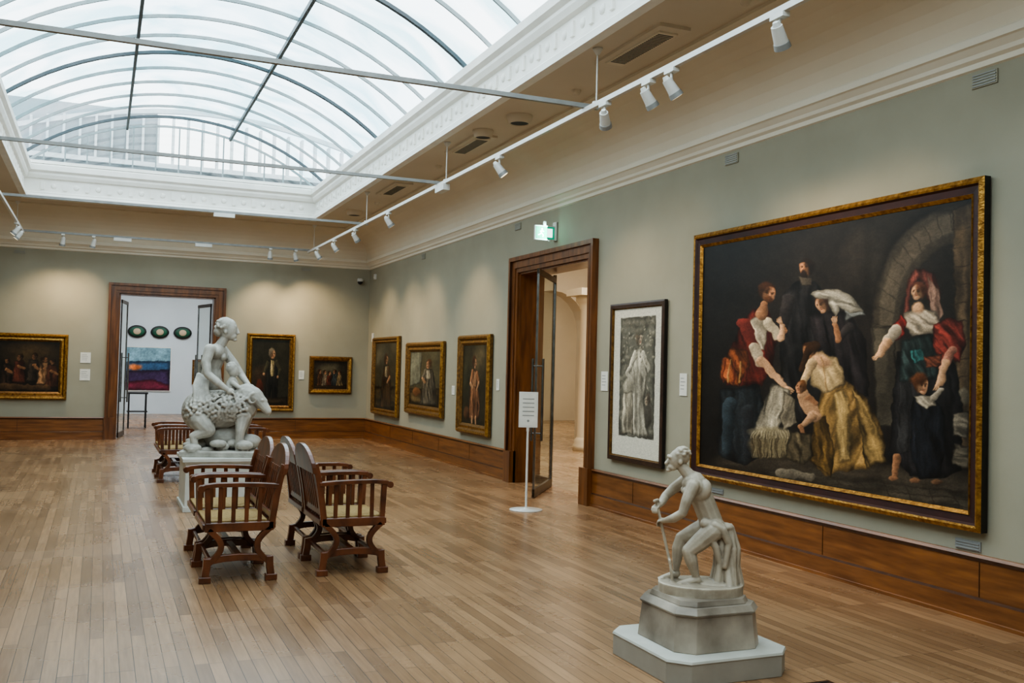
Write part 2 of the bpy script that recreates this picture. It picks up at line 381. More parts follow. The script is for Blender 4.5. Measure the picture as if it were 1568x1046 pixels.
# glass doors
def glass_door(name,p0,p1,h=3.05):
    b=MB();p0=Vector((*p0,0));p1=Vector((*p1,0));L=(p1-p0).length
    b.add([(0,0,.03),(L,0,.03),(L,0,h),(0,0,h)],[(0,1,2,3)],M_doorglass)
    b.box(0,.03,-.015,.015,.02,h,M_metal);b.box(L-.03,L,-.015,.015,.02,h,M_metal)
    b.box(0,L,-.018,.018,.01,.12,M_bronze);b.box(0,L,-.018,.018,h-.07,h,M_bronze)
    for s in (-.07,.07):
        b.cyl((L-.14,s,.75),(L-.14,s,1.85),.018,.018,M_metal,10)
        for z in (.85,1.75): b.cyl((L-.14,0,z),(L-.14,s,z),.01,.01,M_metal,8)
    a=math.atan2(p1.y-p0.y,p1.x-p0.x)
    return b.build(name,p0,a)
glass_door('door_1',(6.14,12.95),(5.33,11.78))
glass_door('door_3',(EX0+.06,RY1+.3),(EX0+.2,RY1+1.2),3.0)
glass_door('door_4',(EX1-.06,RY1+.3),(EX1-.25,RY1+1.2),3.0)
b=MB();b.add([(6.14,12.97,.1),(6.14,13.46,.1),(6.14,13.46,3.1),(6.14,12.97,3.1)],[(0,1,2,3)],M_doorglass);b.box(6.12,6.16,12.95,12.99,0,3.1,M_metal);b.box(6.11,6.17,12.99,13.46,.0,.12,M_bronze);b.build('door_2')

# ------------------------------------------------------------------ paintings
def lat(ix,iy,seed):
    h=(ix.astype(np.int64)*374761393+iy.astype(np.int64)*668265263+seed*974711)&0xffffffff
    h=((h^(h>>13))*1274126177)&0xffffffff
    return ((h^(h>>16))&0xffff)/65535.
def vnoise(x,y,seed=0):
    ix=np.floor(x);iy=np.floor(y);fx=x-ix;fy=y-iy;fx=fx*fx*(3-2*fx);fy=fy*fy*(3-2*fy)
    return (lat(ix,iy,seed)*(1-fx)+lat(ix+1,iy,seed)*fx)*(1-fy)+(lat(ix,iy+1,seed)*(1-fx)+lat(ix+1,iy+1,seed)*fx)*fy
class Paint:
    def __init__(s,nx,ny,quad,warp=1.0,unit=1.0):
        s.nx,s.ny=nx,ny;s.unit=unit;s.seed=1
        u,v=np.meshgrid(np.linspace(0,1,nx),np.linspace(0,1,ny))
        src=[(0,0),(1,0),(1,1),(0,1)];A=[];B=[]
        for (a,c),(x,y) in zip(src,quad):
            A.append([a,c,1,0,0,0,-x*a,-x*c]);B.append(x)
            A.append([0,0,0,a,c,1,-y*a,-y*c]);B.append(y)
        h=np.linalg.solve(np.array(A,float),np.array(B,float))
        w=h[6]*u+h[7]*v+1
        s.X=(h[0]*u+h[1]*v+h[2])/w;s.Y=(h[3]*u+h[4]*v+h[5])/w;s.u=u;s.v=v
        s.X0=s.X.copy();s.Y0=s.Y.copy()
        for sc,am in ((14,2.2),(5,1.1)):
            s.X=s.X+warp*am*unit*(vnoise(s.X0/sc/unit,s.Y0/sc/unit,11)-.5)*2
            s.Y=s.Y+warp*am*unit*(vnoise(s.X0/sc/unit,s.Y0/sc/unit,23)-.5)*2
        s.C=np.zeros((ny,nx,3))
        q=unit
        s.N=vnoise(s.X/30/q,s.Y/30/q,3)*.4+vnoise(s.X/9/q,s.Y/9/q,4)*.35+vnoise(s.X/3/q,s.Y/2.2/q,5)*.25
    def blend(s,m,col,sh=None):
        c=np.array(col,float)[None,None,:]*np.ones_like(s.C)
        k=(.70+.6*s.N)
        if sh is not None:k=k*sh
        c=c*np.clip(k,.15,1.7)[...,None]
        s.C=s.C*(1-m[...,None])+c*m[...,None]
    def fill(s,c): s.blend(np.ones_like(s.X),c)
    def ell(s,cx,cy,rx,ry,col,ang=0,soft=.3,al=1,shade=.6):
        a=math.radians(ang);dx=s.X-cx;dy=s.Y-cy
        x=(dx*math.cos(a)+dy*math.sin(a))/rx;y=(-dx*math.sin(a)+dy*math.cos(a))/ry
        d=np.sqrt(x*x+y*y);m=np.clip((1+soft/2-d)/soft,0,1)*al
        s.blend(m,col,1+shade*(-.5*dx/rx-.6*dy/ry)*.7)
    def poly(s,pts,col,soft=2.0,al=1,shade=.4,fold=None,fw=6,fs=.75):
        P=np.array(pts,float);ins=np.zeros(s.X.shape,bool);dmin=np.full(s.X.shape,1e9);n=len(P)
        for i in range(n):
            x1,y1=P[i];x2,y2=P[(i+1)%n]
            c=((y1>s.Y)!=(y2>s.Y))&(s.X<(x2-x1)*(s.Y-y1)/((y2-y1) if y2!=y1 else 1e-9)+x1);ins^=c
            L=(x2-x1)**2+(y2-y1)**2;t=np.clip(((s.X-x1)*(x2-x1)+(s.Y-y1)*(y2-y1))/max(L,1e-9),0,1)
            dmin=np.minimum(dmin,np.hypot(s.X-x1-t*(x2-x1),s.Y-y1-t*(y2-y1)))
        sd=np.where(ins,dmin,-dmin);m=np.clip(sd/soft+.5,0,1)*al
        w=np.ptp(P[:,0])+1;cxm=P[:,0].mean()
        sh=1-shade*(s.X-cxm)/w
        sh=sh*np.clip(.45+sd/(w*.16),.45,1)
        if fold is not None:
            s.seed+=1;a=math.radians(fold);al_=s.X*math.cos(a)+s.Y*math.sin(a);ac=-s.X*math.sin(a)+s.Y*math.cos(a)
            r=vnoise(al_/(fw*6),ac/fw+1.3*vnoise(al_/(fw*4),ac/(fw*4),s.seed+9),s.seed)
            r2=vnoise(al_/(fw*4),ac/(fw*.45),s.seed+50)
            sh=sh*(1-fs+fs*1.7*(r*.7+r2*.3))
        s.blend(m,col,sh)
    def cap(s,p,q,r0,r1,col,soft=1.6,al=1,shade=.5):
        dx,dy=q[0]-p[0],q[1]-p[1];L=dx*dx+dy*dy+1e-9
        t=np.clip(((s.X-p[0])*dx+(s.Y-p[1])*dy)/L,0,1)
        ox=s.X-p[0]-t*dx;oy=s.Y-p[1]-t*dy;d=np.hypot(ox,oy);r=r0+(r1-r0)*t
        m=np.clip((r-d)/(soft*s.unit)+.5,0,1)*al
        s.blend(m,col,1+shade*(-ox-oy)/np.maximum(r,1*s.unit)*.7)
    def hand(s,x,y,r,skin,ang=0):
        a=math.radians(ang);c,d=math.cos(a),math.sin(a)
        s.ell(x,y,r,r*.8,skin,ang)
        for k in range(4):
            o=(k-1.5)*r*.42;s.cap((x+c*r*.6-d*o,y+d*r*.6+c*o),(x+c*r*(1.7-.12*abs(k-1.3))-d*o*1.2,y+d*r*(1.7-.12*abs(k-1.3))+c*o*1.2),r*.22,r*.16,skin,soft=1)
        s.cap((x+d*r*.6,y-c*r*.6),(x+c*r*.9+d*r*1.0,y+d*r*.9-c*r*1.0),r*.24,r*.18,skin,soft=1)
    def head(s,x,y,r,skin,hair,dr=1,tilt=0,beard=None):
        def T(a,b):
            t=math.radians(tilt);a*=dr
            return x+a*math.cos(t)-b*math.sin(t),y+a*math.sin(t)+b*math.cos(t)
        dk=tuple(c*.5 for c in skin);lt=tuple(min(255,c*1.12) for c in skin)
        s.ell(*T(-.22*r,-.22*r),r*.98,r*1.08,hair,tilt,soft=.25)
        s.ell(*T(.16*r,.12*r),r*.66,r*.92,skin,tilt,soft=.25,shade=.4)
        s.ell(*T(-.26*r,.3*r),r*.38,r*.66,dk,tilt,soft=.9,al=.75,shade=0)
        s.ell(*T(.2*r,.82*r),r*.34,r*.26,skin,tilt,soft=.4)
        s.ell(*T(.22*r,-.42*r),r*.4,r*.26,lt,tilt,soft=.9,al=.7,shade=0)
        for k in (-.06,.46): s.ell(*T(k*r,-.02*r),r*.17,r*.11,tuple(c*.3 for c in skin),tilt,soft=.9,al=.9,shade=0)
        for k in (-.08,.46): s.ell(*T(k*r,-.17*r),r*.2,r*.05,hair,tilt,soft=.9,al=.8,shade=0)
        s.cap(T(.3*r,0),T(.40*r,.28*r),r*.08,r*.12,lt,soft=1.4,al=.8);s.ell(*T(.3*r,.36*r),r*.16,r*.07,dk,tilt,soft=.9,al=.8,shade=0)
        s.ell(*T(.26*r,.58*r),r*.2,r*.07,(142,66,54),tilt,soft=.7,al=.85,shade=0)
        s.ell(*T(.22*r,.25*r),r*.13,r*.1,(200,112,90),tilt,soft=1,al=.35,shade=0)
        if beard: s.ell(*T(.2*r,.80*r),r*.5,r*.42,beard,tilt,soft=.5)
        s.ell(*T(-.4*r,-.5*r),r*.6,r*.5,hair,tilt,soft=.6,al=.8)
    def tone(s,k=1.0,sat=1.0,warm=(1,.97,.9),roll=.0):
        L=s.C@np.array([.3,.59,.11]);g=1-roll*np.clip(L/255,0,1.2)
        s.C=(L[...,None]*(1-sat)+s.C*sat)*(k*g)[...,None]*np.array(warm)
    def finish(s,dark=1.0):
        g=vnoise(s.X0/1.6/s.unit,s.Y0/1.1/s.unit,77)
        s.C=s.C*(.9+.2*g)[...,None]*dark
    def mesh(s,w,h):
        co=np.zeros((s.ny,s.nx,3));co[...,0]=(s.u-.5)*w;co[...,2]=(1-s.v)*h-h/2
        idx=np.arange(s.nx*s.ny).reshape(s.ny,s.nx)
        f=np.stack([idx[1:,:-1],idx[1:,1:],idx[:-1,1:],idx[:-1,:-1]],-1).reshape(-1,4)
        me=bpy.data.meshes.new('canvas');nf=len(f)
        me.vertices.add(s.nx*s.ny);me.vertices.foreach_set('co',co.ravel())
        me.loops.add(nf*4);me.loops.foreach_set('vertex_index',f.ravel())
        me.polygons.add(nf);me.polygons.foreach_set('loop_start',np.arange(nf)*4);me.polygons.foreach_set('loop_total',np.full(nf,4))
        me.update(calc_edges=True)
        ca=me.color_attributes.new('Paint','FLOAT_COLOR','POINT')
        c=np.ones((s.nx*s.ny,4));c[:,:3]=s2l(np.clip(s.C,0,255)).reshape(-1,3);ca.data.foreach_set('color',c.ravel())
        return me
def canvas_mat():
    m=bpy.data.materials.new('oil_paint_canvas');m.use_nodes=True;nt=m.node_tree;b=nt.nodes['Principled BSDF']
    a=nt.nodes.new('ShaderNodeVertexColor');a.layer_name='Paint';nt.links.new(a.outputs[0],b.inputs['Base Color'])
    b.inputs['Roughness'].default_value=.42;b.inputs['Specular IOR Level'].default_value=.3
    n=nt.nodes.new('ShaderNodeTexNoise');n.inputs['Scale'].default_value=60
    bp=nt.nodes.new('ShaderNodeBump');bp.inputs['Strength'].default_value=.15;bp.inputs['Distance'].default_value=.003
    nt.links.new(n.outputs['Fac'],bp.inputs['Height']);nt.links.new(bp.outputs[0],b.inputs['Normal']);return m
M_canvas=canvas_mat()

def framed(name,wall,a0,a1,z0,z1,prof,paint,off=.015):
    w=abs(a1-a0);h=z1-z0;b=MB()
    pts=[(0,0)]+[(i,d) for i,d,_ in prof]
    for k in range(len(pts)-1):
        (i0,d0),(i1,d1)=pts[k],pts[k+1];m=prof[k][2]
        r0=[(-w/2+i0,h/2-i0),(w/2-i0,h/2-i0),(w/2-i0,-h/2+i0),(-w/2+i0,-h/2+i0)]
        r1=[(-w/2+i1,h/2-i1),(w/2-i1,h/2-i1),(w/2-i1,-h/2+i1),(-w/2+i1,-h/2+i1)]
        vs=[(x,-d0,z) for x,z in r0]+[(x,-d1,z) for x,z in r1]
        b.add(vs,[(i,(i+1)%4,4+(i+1)%4,4+i) for i in range(4)],m)
    b.box(-w/2+.01,w/2-.01,-.012,0,-h/2+.01,h/2-.01,M_dark)
    c=(a0+a1)/2
    if wall=='R': loc=(RX1-off,c,(z0+z1)/2);rz=-math.pi/2
    elif wall=='F': loc=(c,RY1-off,(z0+z1)/2);rz=0
    else: loc=(c,wall-off,(z0+z1)/2);rz=0
    o=b.build(name,loc,rz)
    paint.finish()
    inn=prof[-1][0];me=paint.mesh(w-2*inn+.01,h-2*inn+.01);me.materials.append(M_canvas)
    q=bpy.data.objects.new('canvas',me);COL.objects.link(q);q.parent=o;q.location=(0,-max(.014,prof[-1][1]-.004),0)
    return o

# --- the large painting
p=Paint(600,490,[(1085,374),(1500,291),(1490,797),(1079,712)])
p.fill((27,25,25))
p.ell(1150,440,120,110,(34,34,36),soft=1.4,al=.7,shade=0)
p.ell(1260,520,120,150,(44,38,34),soft=1.4,al=.6,shade=0)
for cxx,cyy,rx,ry,c in ((1492,500,152,200,(62,57,50)),(1492,503,142,188,(86,79,69)),(1492,508,120,162,(52,48,42)),(1494,512,112,152,(33,31,30))):
    p.ell(cxx,cyy,rx,ry,c,soft=.03,al=.95,shade=.15)
p.poly([(1342,500),(1374,500),(1386,660),(1346,660)],(76,71,62),fold=90,fw=14,fs=.4)
p.poly([(1330,300),(1500,280),(1500,312),(1430,318),(1390,350),(1362,400),(1346,470),(1330,470)],(40,37,34),soft=8,al=.6)
for i in range(11):
    a=math.radians(182+i*8.5); p.cap((1492+120*math.cos(a),508+162*math.sin(a)),(1492+143*math.cos(a),503+189*math.sin(a)),.9,.9,(44,40,34),shade=0,al=.6)
p.poly([(1468,310),(1502,300),(1500,740),(1472,730)],(84,70,54),fold=90,fw=8,fs=.5)
for yy in range(345,740,30): p.cap((1466,yy),(1502,yy-6),1,1,(52,42,32),shade=0,al=.8)
p.ell(1485,360,14,20,(110,90,64),soft=.8,al=.6)
for (x,y,rx,ry,an) in ((1395,420,18,40,20),(1440,370,14,26,50),(1320,380,20,44,10)): p.ell(x,y,rx,ry,(66,60,54),an,soft=1,al=.4)
# floor
p.poly([(1070,712),(1150,684),(1300,706),(1510,728),(1510,820),(1300,775),(1070,722)],(84,75,64),fold=6,fw=9,fs=.4,shade=0)
p.poly([(1175,722),(1260,728),(1400,752),(1500,768),(1500,812),(1300,762),(1170,730)],(112,103,89),fold=8,fw=7,fs=.4,shade=0,soft=4)
for i in range(10): p.cap((1176+i*36,722+i*5.4),(1196+i*35,745+i*6.6),.9,.9,(50,44,38),shade=0,al=.8)
for i in range(4): p.cap((1120,716+i*10),(1495,768+i*12),.9,.9,(50,44,38),shade=0,al=.8)
SK=(206,160,124);SKD=(150,104,74)
# dark bearded man standing at back
p.poly([(1206,446),(1222,428),(1252,426),(1268,446),(1286,560),(1272,650),(1204,650),(1198,520)],(36,35,38),fold=85,fw=7)
p.head(1238,407,12.5,(172,118,84),(30,22,18),-1,0,beard=(34,24,20))
p.poly([(1226,420),(1250,420),(1248,434),(1230,436)],(70,64,58))
p.cap((1212,456),(1206,500),9,7,(44,40,42));p.hand(1207,504,4,SKD,80)
# left man: dark trousers, red waistcoat, white shirt
p.poly([(1108,596),(1168,590),(1180,640),(1176,700),(1146,716),(1106,700)],(36,42,48),fold=85,fw=7)
p.cap((1124,620),(1120,690),11,7,(44,56,66));p.cap((1152,630),(1150,700),10,7,(38,42,48))
p.poly([(1140,488),(1160,470),(1182,474),(1198,510),(1190,550),(1174,592),(1118,588),(1122,540)],(104,36,30),fold=75,fw=6)
p.poly([(1156,486),(1176,480),(1182,504),(1176,536),(1156,530),(1150,506)],(206,194,172),fold=70,fw=4,fs=.55)
p.poly([(1112,548),(1128,530),(1150,536),(1154,560),(1136,592),(1110,580)],(156,80,44),fold=60,fw=4)
for k in range(5): p.cap((1116+k*8,548+k*2),(1114+k*8,584),1.2,1.5,(190,142,80) if k%2 else (100,40,28),al=.8)
p.cap((1146,494),(1160,532),11,9,(112,42,36));p.cap((1160,532),(1172,556),9,8,(190,176,154));p.cap((1170,552),(1206,592),7,4.5,SK);p.hand(1210,597,5,SK,45)
p.cap((1182,492),(1198,516),8,6,(184,172,150));p.cap((1200,518),(1204,498),5,4,SK);p.hand(1202,491,4.5,SK,-110)
p.cap((1176,466),(1172,480),6.5,8,SKD)
p.head(1182,445,13.5,(190,132,96),(64,38,24),1,8,beard=(84,50,30))
# woman with white headdress, bending over
p.poly([(1244,486),(1262,474),(1306,474),(1330,520),(1336,610),(1276,612),(1256,540)],(38,34,38),fold=80,fw=7)
p.poly([(1296,462),(1320,462),(1328,480),(1300,488)],(130,138,144),fold=20,fw=5)
p.head(1263,464,12,(200,150,116),(60,40,30),-1,-18)
p.poly([(1246,450),(1256,441),(1286,440),(1312,452),(1326,474),(1306,478),(1290,468),(1284,484),(1278,474),(1272,456),(1254,455)],(196,194,184),fold=15,fw=5,fs=.6)
p.cap((1306,500),(1288,520),8,6,(44,40,42));p.cap((1288,520),(1284,498),5,4,SKD);p.hand(1284,491,4.5,SK,-95)
# kneeling woman: pale bodice, golden skirt
p.poly([(1262,598),(1298,584),(1326,604),(1352,654),(1364,712),(1330,726),(1290,728),(1266,736),(1238,706),(1250,660)],(156,122,70),fold=112,fw=8,fs=.85)
p.poly([(1310,596),(1336,628),(1358,690),(1362,714),(1330,724),(1322,660)],(172,140,84),fold=70,fw=6,fs=.8)
p.poly([(1250,650),(1270,640),(1282,700),(1276,738),(1244,712)],(108,82,42),fold=80,fw=6)
p.poly([(1280,606),(1300,600),(1310,650),(1306,712),(1288,712)],(180,152,98),fold=86,fw=5,soft=6,al=.8)
p.poly([(1242,548),(1262,538),(1286,548),(1298,572),(1300,592),(1264,606),(1248,590)],(206,178,130),fold=60,fw=9,fs=.35)
p.ell(1262,553,15,11,SK,20,soft=.5);p.cap((1262,545),(1270,600),1.2,1.2,(150,116,76),al=.7)
p.cap((1248,556),(1232,592),8,6,(202,172,132));p.cap((1232,592),(1244,622),5.5,4.5,SK);p.hand(1247,626,4.5,SK,60)
p.head(1243,538,11.5,SKD,(52,32,20),-1,-25);p.cap((1246,530),(1232,566),7,4,(50,32,20));p.ell(1250,530,9,9,(56,36,22))
# child held low against her side
p.cap((1234,606),(1250,634),9,11,(186,142,108));p.ell(1252,642,10,9,(184,142,110));p.head(1229,594,8.5,(184,130,96),(94,58,32),-1,15)
p.cap((1248,642),(1230,656),7,4,(180,138,106));p.cap((1230,656),(1236,668),4,3,SKD);p.cap((1242,610),(1254,622),4,3,SKD)
# white cloth & basket of straw
p.poly([(1188,588),(1214,598),(1212,632),(1196,660),(1176,672),(1160,660),(1172,628)],(194,186,168),fold=105,fw=5,fs=.7)
p.poly([(1206,600),(1222,614),(1224,650),(1206,664),(1200,640)],(162,152,134),fold=100,fw=5,fs=.6)
p.ell(1186,686,34,21,(98,88,68),5);p.ell(1186,668,30,11,(148,138,112),5,soft=.5)
for k in range(70):
    x=1156+60*random.random();p.cap((x,668+4*random.random()),(x+random.uniform(-5,5),704),.7,.7,random.choice([(60,50,36),(138,126,96),(158,146,114)]),shade=0,al=.6)
for k in range(14): p.cap((1160+k*4,664),(1156+k*4.6,674),1,1,(182,170,142),al=.7)
p.poly([(1216,662),(1246,668),(1250,700),(1236,716),(1206,706)],(90,80,62),fold=80,fw=5)
p.cap((1200,728),(1248,736),7,5,(140,132,118),al=.6)
# woman right: dark skirt, teal, red shawl, white blouse
p.poly([(1380,540),(1440,520),(1472,560),(1482,640),(1480,730),(1452,742),(1398,738),(1366,704),(1372,610)],(34,33,37),fold=85,fw=8)
p.poly([(1384,570),(1402,560),(1396,700),(1376,706)],(50,51,54),fold=86,fw=4,al=.7)
p.poly([(1386,520),(1436,512),(1450,560),(1440,584),(1384,588)],(40,54,56),fold=70,fw=5)
p.poly([(1396,424),(1406,410),(1424,406),(1440,416),(1448,440),(1450,478),(1440,496),(1430,462),(1424,430),(1412,424),(1402,440),(1400,478),(1390,486)],(118,62,56),fold=85,fw=4)
p.poly([(1428,420),(1446,440),(1452,480),(1440,500),(1432,470)],(176,144,130),fold=85,fw=4,al=.8)
p.poly([(1392,478),(1412,470),(1440,474),(1450,494),(1436,512),(1404,514),(1388,500)],(202,188,170),fold=30,fw=5,fs=.55)
p.ell(1413,470,9,9,SK,soft=.5)
p.head(1413,444,12.5,(212,162,126),(84,48,36),-1,-4)
p.poly([(1372,500),(1386,480),(1396,492),(1390,512),(1376,522)],(132,38,36),fold=60,fw=4)
p.cap((1378,506),(1366,522),8.5,7.5,(188,176,160));p.cap((1366,524),(1352,546),7,5,SK);p.hand(1349,549,4.5,SK,150)
p.poly([(1438,496),(1460,486),(1480,494),(1488,530),(1478,558),(1462,548),(1448,556),(1436,530)],(160,62,55),fold=50,fw=4,fs=.8)
p.cap((1466,540),(1452,566),8,7,(190,128,110));p.cap((1456,560),(1446,592),6.5,5,SK);p.hand(1442,597,4.5,SK,110)
p.poly([(1400,538),(1418,534),(1424,554),(1406,562)],(44,96,100),fold=70,fw=3);p.poly([(1420,548),(1450,544),(1448,562),(1424,566)],(130,70,52),fold=30,fw=3)
# child before her
p.poly([(1402,612),(1436,608),(1452,640),(1456,700),(1440,742),(1410,742),(1398,690),(1400,640)],(27,30,38),fold=85,fw=5)
p.head(1419,594,12.5,(204,152,116),(78,44,26),1,6);p.ell(1414,584,13,10,(84,48,28),soft=.5)
p.poly([(1404,612),(1422,608),(1440,613),(1438,627),(1424,633),(1410,624)],(200,190,174),fold=40,fw=4,fs=.5)
p.cap((1436,614),(1448,604),5,4,(160,150,138))
p.cap((1378,708),(1374,738),5,4,SKD);p.ell(1371,742,8,3.5,SKD);p.ell(1406,745,8,4,(120,84,60));p.ell(1440,748,9,4,(100,72,52))
p.ell(1484,612,8,14,(104,98,86));p.poly([(1466,640),(1492,636),(1490,680),(1468,676)],(126,119,108),fold=20,fw=5);p.poly([(1466,690),(1492,694),(1490,726),(1464,720)],(116,109,96),fold=10,fw=5)
p.C*=np.clip(1.05-.25*np.abs((p.u-.5)*1.6)**2,.6,1.1)[...,None]
p.tone(.93,.86,(1,.97,.92),.16)
framed('large_oil_painting','R',8.70,5.03,.63,3.155,[(0,.06,M_black),(.03,.075,M_gold),(.045,.07,M_gold),(.06,.05,M_maroon),(.11,.045,M_maroon),(.115,.055,M_gold),(.14,.03,M_gold)],p)

# --- framed watercolour / cartoon of a draped figure
p=Paint(180,260,[(0,0),(100,0),(100,160),(0,160)],unit=.45,warp=1.2)
p.fill((214,210,196));
p.poly([(14,10),(86,10),(86,138),(14,138)],(104,102,92),shade=0)
for k in range(150):
    p.ell(np.random.uniform(16,84),np.random.uniform(12,136),np.random.uniform(2,6),np.random.uniform(1,3.5),random.choice([(88,86,76),(126,122,108),(72,70,62),(142,136,120)]),np.random.uniform(0,180),soft=.6,al=.6)
WH=(186,178,160)
p.poly([(46,44),(62,42),(72,70),(66,100),(78,136),(32,138),(38,100),(36,70)],WH,fold=84,fw=3.5,fs=.55,soft=1)
p.head(54,34,6.5,(190,170,146),(96,84,70),1,-10);p.ell(54,26,9,4,(100,96,84))
p.cap((46,50),(30,70),4,3,WH);p.cap((30,70),(42,80),3,2.5,WH);p.cap((62,50),(74,66),4,3,WH)
p.ell(33,86,11,10,(164,156,138));p.poly([(22,92),(42,88),(46,136),(20,136)],(172,162,142),fold=80,fw=3,fs=.55,soft=1)
p.ell(74,114,8,14,(66,62,56));p.head(72,98,6,(160,146,126),(70,62,54),-1)
for k in range(40): p.ell(np.random.uniform(18,84),np.random.uniform(14,60),1.6,1.2,(150,144,126),soft=.6)
p.poly([(14,10),(86,10),(86,20),(14,20)],(152,146,130),al=.6,shade=0)
p.C=p.C*.8+np.array([108,102,90])*.2
mk=(p.X0<13.5)|(p.X0>86.5)|(p.Y0<9.5)|(p.Y0>138.5)
p.C[mk]=(210,205,190)
framed('framed_drawing','R',10.53,9.28,.64,2.52,[(0,.04,M_black),(.02,.045,M_dkbrown),(.055,.045,M_dkbrown),(.06,.02,M_goldD),(.07,.018,M_goldD)],p)

GP=[(0,.05,M_goldD),(.03,.09,M_gold),(.06,.085,M_gold),(.09,.05,M_goldD),(.13,.06,M_gold),(.17,.03,M_goldD)]
def gp(s): return [(i*s,d,m) for i,d,m in GP]
SKP=(178,132,100)
def figpaint(bg,fn,nx=120,ny=150,w=100,h=120,k=.86):
    p=Paint(nx,ny,[(0,0),(w,0),(w,h),(0,h)],unit=.4,warp=1.3);p.fill(bg);fn(p);p.tone(k,.86);return p
def f1(p):
    p.poly([(0,80),(100,76),(100,120),(0,120)],(70,60,42),fold=5);p.ell(30,30,30,20,(90,92,84),soft=.8,al=.6)
    p.poly([(40,42),(62,40),(76,80),(74,118),(28,118),(32,70)],(84,62,44),fold=85,fw=4,soft=1);p.head(51,30,9,SKP,(60,40,26),1);p.poly([(44,42),(58,42),(56,62),(46,62)],(150,136,112),fold=80,fw=3,soft=1);p.cap((62,46),(68,62),5,4,(84,62,44));p.cap((68,62),(58,70),4,3,SKP)
def f2(p):
    p.poly([(0,0),(40,0),(36,70),(0,80)],(130,132,118),fold=90,fw=8,fs=.3);p.poly([(0,84),(100,78),(100,120),(0,120)],(96,80,54),fold=5)
    p.poly([(50,40),(76,38),(88,80),(88,116),(38,116),(42,70)],(104,96,84),fold=85,fw=4,soft=1);p.head(62,28,9,SKP,(80,50,30),-1);p.poly([(54,40),(72,40),(70,60),(56,60)],(158,148,130),fold=80,fw=3,soft=1);p.cap((52,44),(44,60),5,4,(104,96,84));p.cap((44,60),(52,68),3.5,3,SKP);p.ell(24,90,14,10,(130,84,52))
def f3(p):
    p.ell(70,26,30,22,(110,96,70),soft=.8,al=.7);p.ell(20,60,20,40,(60,60,44),soft=.9,al=.7)
    p.poly([(40,38),(60,38),(74,84),(74,112),(30,112),(32,70)],(150,98,68),fold=86,fw=4,soft=1);p.poly([(42,40),(58,40),(62,64),(40,64)],(164,118,86),fold=80,fw=3,soft=1);p.head(50,27,9,SKP,(70,40,24),1);p.cap((42,42),(34,58),5,4,(150,98,68));p.cap((34,58),(44,66),3.5,2.5,SKP);p.cap((60,44),(68,58),5,4,(150,98,68));p.cap((68,58),(60,68),3.5,2.5,SKP)
    p.cap((44,110),(44,118),3.5,2.5,SKP);p.cap((58,110),(60,118),3.5,2.5,SKP);p.ell(20,104,12,10,(90,60,40))
framed('gilt_framed_painting','R',15.94,14.48,.60,2.255,gp(1),figpaint((52,48,34),f3))
framed('gilt_framed_painting','R',19.05,16.79,.77,2.18,gp(1.1),figpaint((92,86,64),f2))
framed('gilt_framed_painting','R',21.69,19.66,.625,2.335,gp(.8),figpaint((70,66,52),f1))
def f4(p):
    p.ell(30,70,28,20,(60,44,30),soft=.8)
    p.poly([(42,38),(66,38),(72,70),(70,114),(58,114),(54,84),(50,114),(38,114),(38,70)],(36,34,30),fold=86,fw=4,soft=1)
    p.poly([(49,38),(60,38),(60,66),(51,68)],(176,158,114),fold=80,fw=3,soft=1);p.head(54,26,9,SKP,(110,100,86),1)
    p.cap((66,42),(76,56),5,4,(60,56,40));p.cap((76,56),(72,66),4,3,(60,56,40));p.ell(71,68,3,3,SKP);p.cap((43,44),(34,60),5,4,(60,56,40));p.ell(33,63,3,3,SKP)
    p.ell(22,88,10,16,(96,42,26));p.poly([(0,108),(100,104),(100,120),(0,120)],(84,66,42),fold=5)
framed('gilt_framed_painting','F',3.02,4.09,.62,2.36,gp(.75),figpaint((44,42,31),f4))
def f5(p):
    p.poly([(0,84),(120,84),(120,100),(0,100)],(70,52,34));p.ell(60,36,40,24,(84,80,66),soft=.8)
    for k,(x,c) in enumerate(((22,(90,60,40)),(40,(150,132,112)),(56,(100,50,36)),(74,(60,66,70)),(92,(120,100,72)))):
        h=3*(k%3);p.poly([(x-8,44+h),(x+7,44+h),(x+13,88),(x-12,88)],c,fold=86,fw=3,soft=3);p.head(x,38+h,6.5,SKP,(50,30,20),1 if k<3 else -1)
p=Paint(120,90,[(0,0),(120,0),(120,100),(0,100)],unit=.4,warp=1.6);p.fill((46,40,32));f5(p);p.tone(.9,.9)
framed('small_framed_painting','F',4.43,5.42,1.03,1.89,[(0,.04,M_goldD),(.03,.07,M_goldD),(.08,.05,M_gold),(.11,.03,M_goldD)],p)
def f6(p):
    p.poly([(0,86),(200,84),(200,100),(0,100)],(64,46,30),fold=3);p.ell(150,30,46,24,(96,76,48),soft=.9,al=.7);p.ell(60,26,40,18,(60,50,36),soft=.9,al=.7)
    for x,y,c in ((20,62,(70,40,30)),(46,58,(52,46,40)),(70,62,(96,66,42)),(98,66,(60,44,36)),(122,58,(104,50,38)),(150,56,(64,54,46)),(170,62,(150,112,84)),(186,66,(96,54,38))):
        p.poly([(x-8,y-20),(x+8,y-20),(x+15,y+24),(x-13,y+24)],c,fold=80,fw=4,soft=4);p.head(x+1,y-26,5.5,SKD,(40,26,18),random.choice([1,-1]),random.uniform(-15,15));p.cap((x,y-8),(x+12,y-2),3,2,SKD)
    p.cap((20,88),(180,92),6,5,(110,82,56),al=.7)
p=Paint(210,110,[(0,0),(200,0),(200,100),(0,100)],unit=.5,warp=1.6);p.fill((36,30,22));f6(p);p.tone(.8,.8,(1,.93,.8))
framed('wide_gilt_framed_painting','F',-2.85,-.62,.83,2.19,gp(.95),p)
